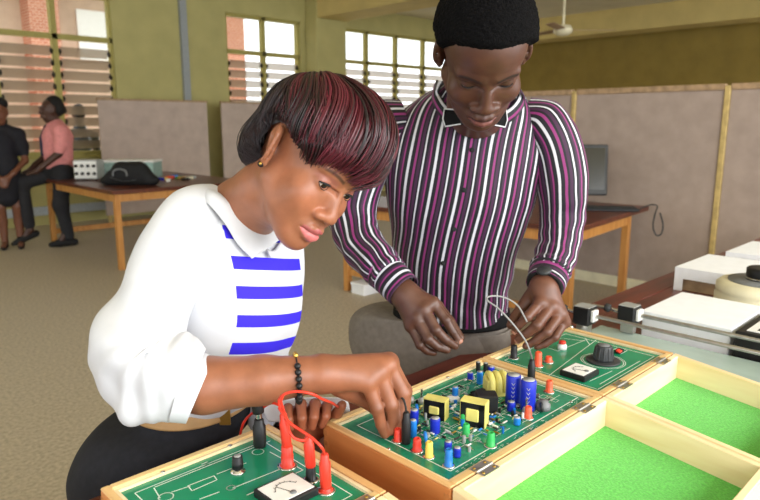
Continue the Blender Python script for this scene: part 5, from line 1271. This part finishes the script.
def stander():
    d = 7.15; g = pz(14, 248, 0); fw_ = unit(-FH + .45 * RV); lf = np.cross([0, 0, 1.], fw_); B = np.array([g[0], g[1], 0]) - RV * .005
    p = lambda l, f, z: B + lf * l + fw_ * f + np.array([0, 0, z])
    head = p(0, .02, 1.50)
    body = [([p(0, .03, 1.42), p(0, .02, 1.50), p(0, .0, 1.54)], [.066, .078, .085]), ([p(0, -.01, 1.46), p(0, -.01, 1.30)], [.05, .052])] + face_bits(head, fw_, lf)
    hands = []
    for s in (-1, 1):
        body.append(([p(s * .20, .0, 1.10), p(s * .21, .03, .98), p(s * .10, .17, .86), p(s * .03, .20, .80)], [.042, .036, .028, .026])); body.append(([p(s * .03, .20, .80), p(s * .005, .21, .74)], [.030, .018]))
        for k in range(4): body.append(([p(s * .03 + .012 * (k - 1.5), .20, .79), p(s * .01 + .010 * (k - 1.5), .215, .715)], [.013, .009]))
        body.append(([p(s * .085, .0, .62), p(s * .08, .01, .47), p(s * .08, -.02, .30), p(s * .08, -.01, .08)], [.07, .052, .05, .034])); body.append(([p(s * .08, -.02, .06), p(s * .085, .12, .035)], [.036, .028]))
    body += [([p(0, 0, 1.32), p(0, 0, 1.0), p(0, 0, .7)], [.05, .07, .08])] + [([p(0, 0, 1.28), p(s * .17, 0, 1.26), p(s * .20, 0, 1.08)], [.045, .04, .04]) for s in (-1, 1)] + [([p(0, 0, .75), p(s * .085, 0, .58)], [.07, .06]) for s in (-1, 1)]
    dress = [([p(0, 0, 1.31), p(0, 0, 1.18), p(0, .01, 1.05), p(0, 0, .92), p(0, 0, .75), p(0, 0, .60)], [.085, .135, .115, .150, .150, .135])]
    for s in (-1, 1): dress.append(([p(s * .08, 0, 1.31), p(s * .17, 0, 1.27), p(s * .20, .0, 1.14), p(s * .205, .01, 1.06)], [.06, .062, .055, .050]))
    hair = [([p(0, -.03, 1.60), p(0, -.07, 1.54), p(0, -.08, 1.45)], [.082, .078, .06]), ([p(-.05, .01, 1.60), p(.05, .01, 1.60)], [.055, .055])]
    shoes = [([p(s * .08, -.06, .03), p(s * .085, .08, .03), p(s * .085, .15, .02)], [.036, .036, .02]) for s in (-1, 1)]
    far_person('woman in a black dress standing with clasped hands at the left edge', tuple(B), (112, 70, 50), [('body', M['skin'], body, .02), ('dress', M['navy'], dress, .05), ('hair', M['hair_far'], hair, .03), ('shoe', M['blackmat'], shoes[:1], .01), ('shoe', M['blackmat'], shoes[1:], .01)])
stander()
def sitter():
    # half sitting on the end of the side table, chest turned towards the windows on the left
    B = np.array([2.33, 8.05, 0]); fw_ = unit(-RV * .8 - FH * .6); lf = np.cross([0, 0, 1.], fw_)
    B = at(60, 165, 7.35) * [1, 1, 0]
    p = lambda l, f, z: B + lf * l + fw_ * f + np.array([0, 0, z])
    head = p(0, .06, 1.53)
    fh_ = unit(-FH * .75 - RV * .5); lh = np.cross([0, 0, 1.], fh_)
    body = [([p(0, .06, 1.45), p(0, .06, 1.53), p(0, .04, 1.57)], [.07, .082, .09]), ([p(0, .02, 1.48), p(0, 0, 1.34)], [.055, .058])] + face_bits(head, fh_, lh)
    for s in (-1, 1):
        body.append(([p(s * .23, .03, 1.12), p(s * .24, .05, 1.06), p(s * .20, .22, .92), p(s * .17, .28, .87)], [.042, .040, .032, .030]))
        for k in range(4): body.append(([p(s * .17 + .014 * (k - 1.5), .28, .87), p(s * .15 + .013 * (k - 1.5), .36, .845)], [.015, .010]))
    body.append(([p(-.10, .36, .20), p(-.10, .42, .11)], [.042, .034])); body.append(([p(.10, .02, .16), p(.10, .10, .05)], [.042, .034]))
    body += [([p(0, 0, 1.36), p(0, 0, 1.1), p(0, 0, .88)], [.05, .07, .07]), ([p(-.09, 0, .86), p(-.10, .38, .74), p(-.10, .36, .20)], [.06, .05, .04]), ([p(.09, 0, .86), p(.10, .05, .48), p(.10, .02, .14)], [.06, .05, .04])] + [([p(0, 0, 1.30), p(s * .18, 0, 1.28), p(s * .23, .03, 1.10)], [.05, .045, .04]) for s in (-1, 1)]
    shirt = [([p(0, .0, 1.36), p(0, .0, 1.24), p(0, .01, 1.08), p(0, .0, .92)], [.09, .155, .145, .150])]
    for s in (-1, 1): shirt.append(([p(s * .10, 0, 1.35), p(s * .19, 0, 1.30), p(s * .225, .01, 1.18), p(s * .235, .04, 1.10)], [.065, .07, .064, .060]))
    trs = [([p(0, .0, .90), p(0, 0, .84)], [.145, .15]), ([p(-.09, .0, .84), p(-.10, .40, .74), p(-.10, .36, .26)], [.10, .082, .062]), ([p(.09, .0, .84), p(.10, .05, .48), p(.10, .0, .12)], [.10, .08, .062])]
    hair = [([p(0, -.0, 1.60), p(0, -.03, 1.55)], [.095, .085])]
    tie = [([p(0, .11, 1.36), p(0, .165, 1.22), p(0, .165, 1.05)], [.018, .022, .026])]
    shoes = [([p(-.10, .30, .15), p(-.10, .46, .09), p(-.10, .54, .05)], [.04, .042, .026]), ([p(.10, -.06, .045), p(.10, .10, .045), p(.10, .19, .035)], [.042, .044, .030])]
    far_person('man in a pink shirt and dark tie half sitting on the side table', tuple(B), (70, 44, 34), [('body', M['skin'], body, .02), ('shirt', M['pink'], shirt, .05), ('trousers', M['dark_trousers'], trs, .05), ('hair', M['hair_far'], hair, .03), ('tie', M['tie_far'], tie, .01), ('shoe', M['blackmat'], shoes[:1], .01), ('shoe', M['blackmat'], shoes[1:], .01)])
sitter()
def outsider():
    c = at(81, 140, 1.0) - CAM; B = CAM + c * (10.45 / c[1]); B = np.array([B[0], B[1], -.1]); fw_ = unit([0, 1., 0]); lf = np.cross([0, 0, 1.], fw_); zo = B[2]
    p = lambda l, f, z: B + lf * l + fw_ * f + np.array([0, 0, z])
    H = 1.72
    body = [([p(0, .02, H - .17), p(0, .02, H - .09), p(0, 0, H - .06)], [.068, .08, .088]), ([p(0, 0, H - .15), p(0, 0, H - .3)], [.052, .055])] + face_bits(p(0, .02, H - .1), fw_, lf)
    for s in (-1, 1):
        body.append(([p(s * .23, .0, 1.06), p(s * .22, .03, .96), p(s * .15, .2, .92)], [.04, .036, .03])); body.append(([p(s * .09, 0, .5), p(s * .09, 0, .08)], [.06, .04])); body.append(([p(s * .09, 0, .05), p(s * .09, .13, .04)], [.04, .03]))
    body += [([p(0, 0, 1.3), p(0, 0, .8)], [.06, .07])] + [([p(0, 0, 1.28), p(s * .18, 0, 1.26), p(s * .23, 0, 1.04)], [.045, .04, .04]) for s in (-1, 1)] + [([p(0, 0, .8), p(s * .09, 0, .5)], [.07, .06]) for s in (-1, 1)]
    top = [([p(0, 0, H - .29), p(0, 0, 1.2), p(0, 0, 1.0), p(0, 0, .88)], [.09, .15, .13, .15])] + [([p(s * .1, 0, 1.33), p(s * .2, 0, 1.28), p(s * .23, 0, 1.06)], [.06, .066, .055]) for s in (-1, 1)]
    low = [([p(0, 0, .9), p(0, 0, .8)], [.15, .155])] + [([p(s * .085, 0, .8), p(s * .09, 0, .12)], [.10, .075]) for s in (-1, 1)]
    hair = [([p(0, -.02, H - .03), p(0, -.05, H - .09)], [.088, .08])]
    far_person('person in a dark top outside behind the louvre blades', tuple(B), (80, 52, 40), [('body', M['skin'], body, .02), ('top', M['dgrey'], top, .05), ('trousers', M['dark_trousers'], low, .05), ('hair', M['hair_far'], hair, .03)])
outsider()
# ================================================================ things on the side table
TZ = .77
def inst_box(label, c, hx, hy, h, m, knobs, yaw=0., face='grey'):
    t = thing('instrument', label, 'instrument', (c[0], c[1], TZ), 'instruments on the side table'); ux = np.array([math.cos(yaw), math.sin(yaw), 0]); uy = np.array([-ux[1], ux[0], 0]); uz = np.array([0, 0, 1.]); b = np.array([c[0], c[1], TZ + .012])
    MB().obox(b + uz * h / 2, ux, uy, uz, hx, hy, h / 2, bev=.006).build('housing', M[m], t)
    MB().obox(b + uz * h / 2 - uy * (hy + .002), ux, uy, uz, hx * .94, .002, h * .44).build('front_panel', M[face], t)
    for s in (-1, 1):
        for q in (-1, 1): MB().lathe([(.012, 0), (.012, .012)], b + ux * hx * .8 * s + uy * hy * .8 * q - uz * .012, 10).build('foot', M['black'], t)
    for i in range(knobs):
        for j in range(2):
            k = b + ux * hx * (-.75 + 1.5 * i / max(1, knobs - 1)) - uy * (hy + .004) + uz * h * (.3 + .4 * j); MB().lathe([(.018, 0), (.016, .018), (.012, .02)], k, 12, axis=-uy).build('knob', M['black'], t)
    return t
c = pz(74, 175, TZ); inst_box('small grey instrument box on the table behind the pink shirted man', (c[0] + .0, c[1] + .0), .13, .12, .14, 'silver', 2, -.7)
c = pz(90, 180, TZ); inst_box('silver instrument with rows of black knobs in the middle of the side table', (c[0] + .02, c[1] + .05), .13, .10, .21, 'silver', 4, -.75, 'white')
c = pz(126, 178, TZ); t = thing('storage_tray', 'flat pale green case with a white lid behind the black bag', 'case', (c[0], c[1], TZ))
ux = unit([.72, -.69, 0]); uy = unit([.69, .72, 0]); uz = np.array([0, 0, 1.]); b = np.array([c[0] + .1, c[1] + .05, TZ])
MB().obox(b + uz * .09, ux, uy, uz, .30, .16, .09, bev=.006).build('case_body', mat('pale_green_plastic', (150, 178, 170), .5), t); MB().obox(b + uz * .192, ux, uy, uz, .31, .17, .012, bev=.004).build('case_lid', M['white'], t); MB().obox(b + uz * .13 - uy * .165, ux, uy, uz, .05, .006, .03).build('latch', M['white'], t)
# black bag
c = pz(126, 186, TZ); t = thing('shoulder_bag', 'black soft bag with a grey handle lying on the front of the side table', 'bag', (c[0], c[1], TZ)); b = np.array([c[0] + .06, c[1] + .06, TZ])
v = Vol(b - [.4, .4, .02], b + [.4, .4, .35], .008); v.cone(b - ux * .17 + uz * .075, b + ux * .17 + uz * .085, .075, .09, .03); v.cone(b - ux * .08 + uz * .15, b + ux * .12 + uz * .16, .085, .08, .05); v.ell(b + ux * .24 + uz * .05, (.07, .07, .05), .04); v.ell(b - ux * .23 + uz * .045, (.06, .06, .045), .04)
v.gen(b - .5, b + .5, lambda X, Y, Z: (Z - b[2]) * 1.0 + 0 * X + 0 * Y - 0.0, 0, 'sub') if False else None
V, F = v.mesh(); V = smooth_mesh(V, F, 2); V = V + (.006 * noise3(V, 24, 5))[:, None] * [.5, .5, 1]; V[:, 2] = np.maximum(V[:, 2], TZ + .001); np_obj('bag_body', V, F, M['blackmat'], t)
q = b - uy * .10 + uz * .15 - ux * .05; MB().tube([q - ux * .07 - uz * .05, q - ux * .06, q + uz * .02, q + ux * .06, q + ux * .07 - uz * .05], .009, 8, 5).build('handle', M['grey'], t)
MB().tube([b - ux * .2 + uz * .1 - uy * .06, b - uy * .1 + uz * .05, b + ux * .22 + uz * .09 - uy * .05], .005, 6, 6).build('zip', M['dgrey'], t)
# coloured odds and ends
rr = random.Random(11)
kinds = [('red', 'bright red'), ('blue', 'deep blue'), ('yellow', 'yellow'), ('white', 'white'), ('orange', 'orange'), ('sky', 'light blue'), ('green', 'green'), ('brass', 'brassy'), ('black', 'black'), ('cream', 'cream'), ('silver', 'silver')]
for i, (km, kl) in enumerate(kinds):
    px_ = 157 + i * 3.6 + rr.uniform(-1, 1); py_ = 182.5 - i * .15 - rr.uniform(0, 4.5); c = pz(px_, py_, TZ); a = rr.uniform(0, 3.1)
    ux_ = np.array([math.cos(a), math.sin(a), 0]); uy_ = np.array([-ux_[1], ux_[0], 0]); o = MB().obox(np.array(c) + uz * .014, ux_, uy_, uz, .045, .018, .014, bev=.004).cyl(np.array(c) + ux_ * .04 + uz * .012, np.array(c) + ux_ * .075 + uz * .012, .006, n=8).build('loose_component', M[km], loc=tuple(c)); tag(o, kl + ' loose component in the small heap right of the black bag', 'component', 'loose components on the side table')
# ================================================================ computer on the desk in front of the partition
DZ = .75
mc = pz(596, 207, DZ); fx_ = unit([-.80, -.60, 0]); ux = unit(np.cross([0, 0, 1.], fx_)); uy = -fx_
t = thing('computer_monitor', 'dark flat computer monitor on the desk partly hidden by the man\'s arm', 'monitor', (mc[0], mc[1], DZ)); b = np.array([mc[0], mc[1], DZ])
b = b - ux * .17 + uy * .10
tb = unit(uz * .97 + uy * .22); fz = np.cross(ux, tb)
MB().obox(b + uz * .28, ux, tb, fz, .255, .20, .022, bev=.008).build('bezel', M['dgrey'], t); MB().obox(b + uz * .292 + fz * -.0 + fx_ * .0225, ux, tb, fz, .232, .165, .001).build('screen', M['screen'], t)
MB().obox(b + uz * .105 + fx_ * .0285, ux, tb, fz, .025, .006, .001).build('badge', M['silver'], t)
MB().obox(b + uz * .05 + uy * .03, ux, uz, fx_, .06, .05, .02).build('stand_neck', M['dgrey'], t); MB().lathe([(.13, 0), (.13, .012), (.06, .022)], b, 24).build('stand_base', M['dgrey'], t)
kc_ = pz(611, 211, DZ); kx = unit([.80, -.60, 0]); t = thing('keyboard', 'black keyboard lying in front of the computer monitor', 'keyboard', (kc_[0], kc_[1], DZ)); b = np.array([kc_[0] + .02, kc_[1] + .05, DZ]); kx = ux * -1 if (ux @ RV) < 0 else ux; ky = np.cross(uz, kx)
MB().obox(b + uz * .011, kx, ky, uz, .225, .08, .011, bev=.004).build('keyboard_body', M['black'], t)
key = withmat(MB().box((-.0085, -.0075, 0), (.0085, .0075, .006), bev=.0015).mesh('key'), M['dgrey']); ang = math.atan2(kx[1], kx[0])
for r_ in range(5):
    for k_ in range(18): inst('key', key, t, b + kx * (-.20 + .0235 * k_) + ky * (-.056 + .027 * r_) + uz * .022, (0, 0, ang))
o = MB().tube([pz(640, 209, DZ + .01), pz(650, 205, DZ + .012), pz(657, 206, DZ + .012), at(655, 214, 4.6), at(653, 226, 4.6), at(656, 235, 4.6), at(661, 234, 4.62), at(663, 225, 4.64), at(660, 213, 4.68)], .006, 8, 6).build('keyboard_cable', M['dgrey'], loc=tuple(pz(650, 206, DZ))); tag(o, 'dark cable looping down over the right end of the computer desk', 'cable')
c = pz(350, 294, 0); t = thing('floor_box', 'white box on the floor beneath the computer desk', 'box', (c[0], c[1], 0)); MB().box((c[0] + .03, c[1] - .14, 0), (c[0] + .22, c[1] + .02, .09), bev=.006).build('box_body', M['paper'], t); MB().box((c[0] + .025, c[1] - .145, .075), (c[0] + .225, c[1] + .025, .095), bev=.004).build('box_lid', M['paper'], t)
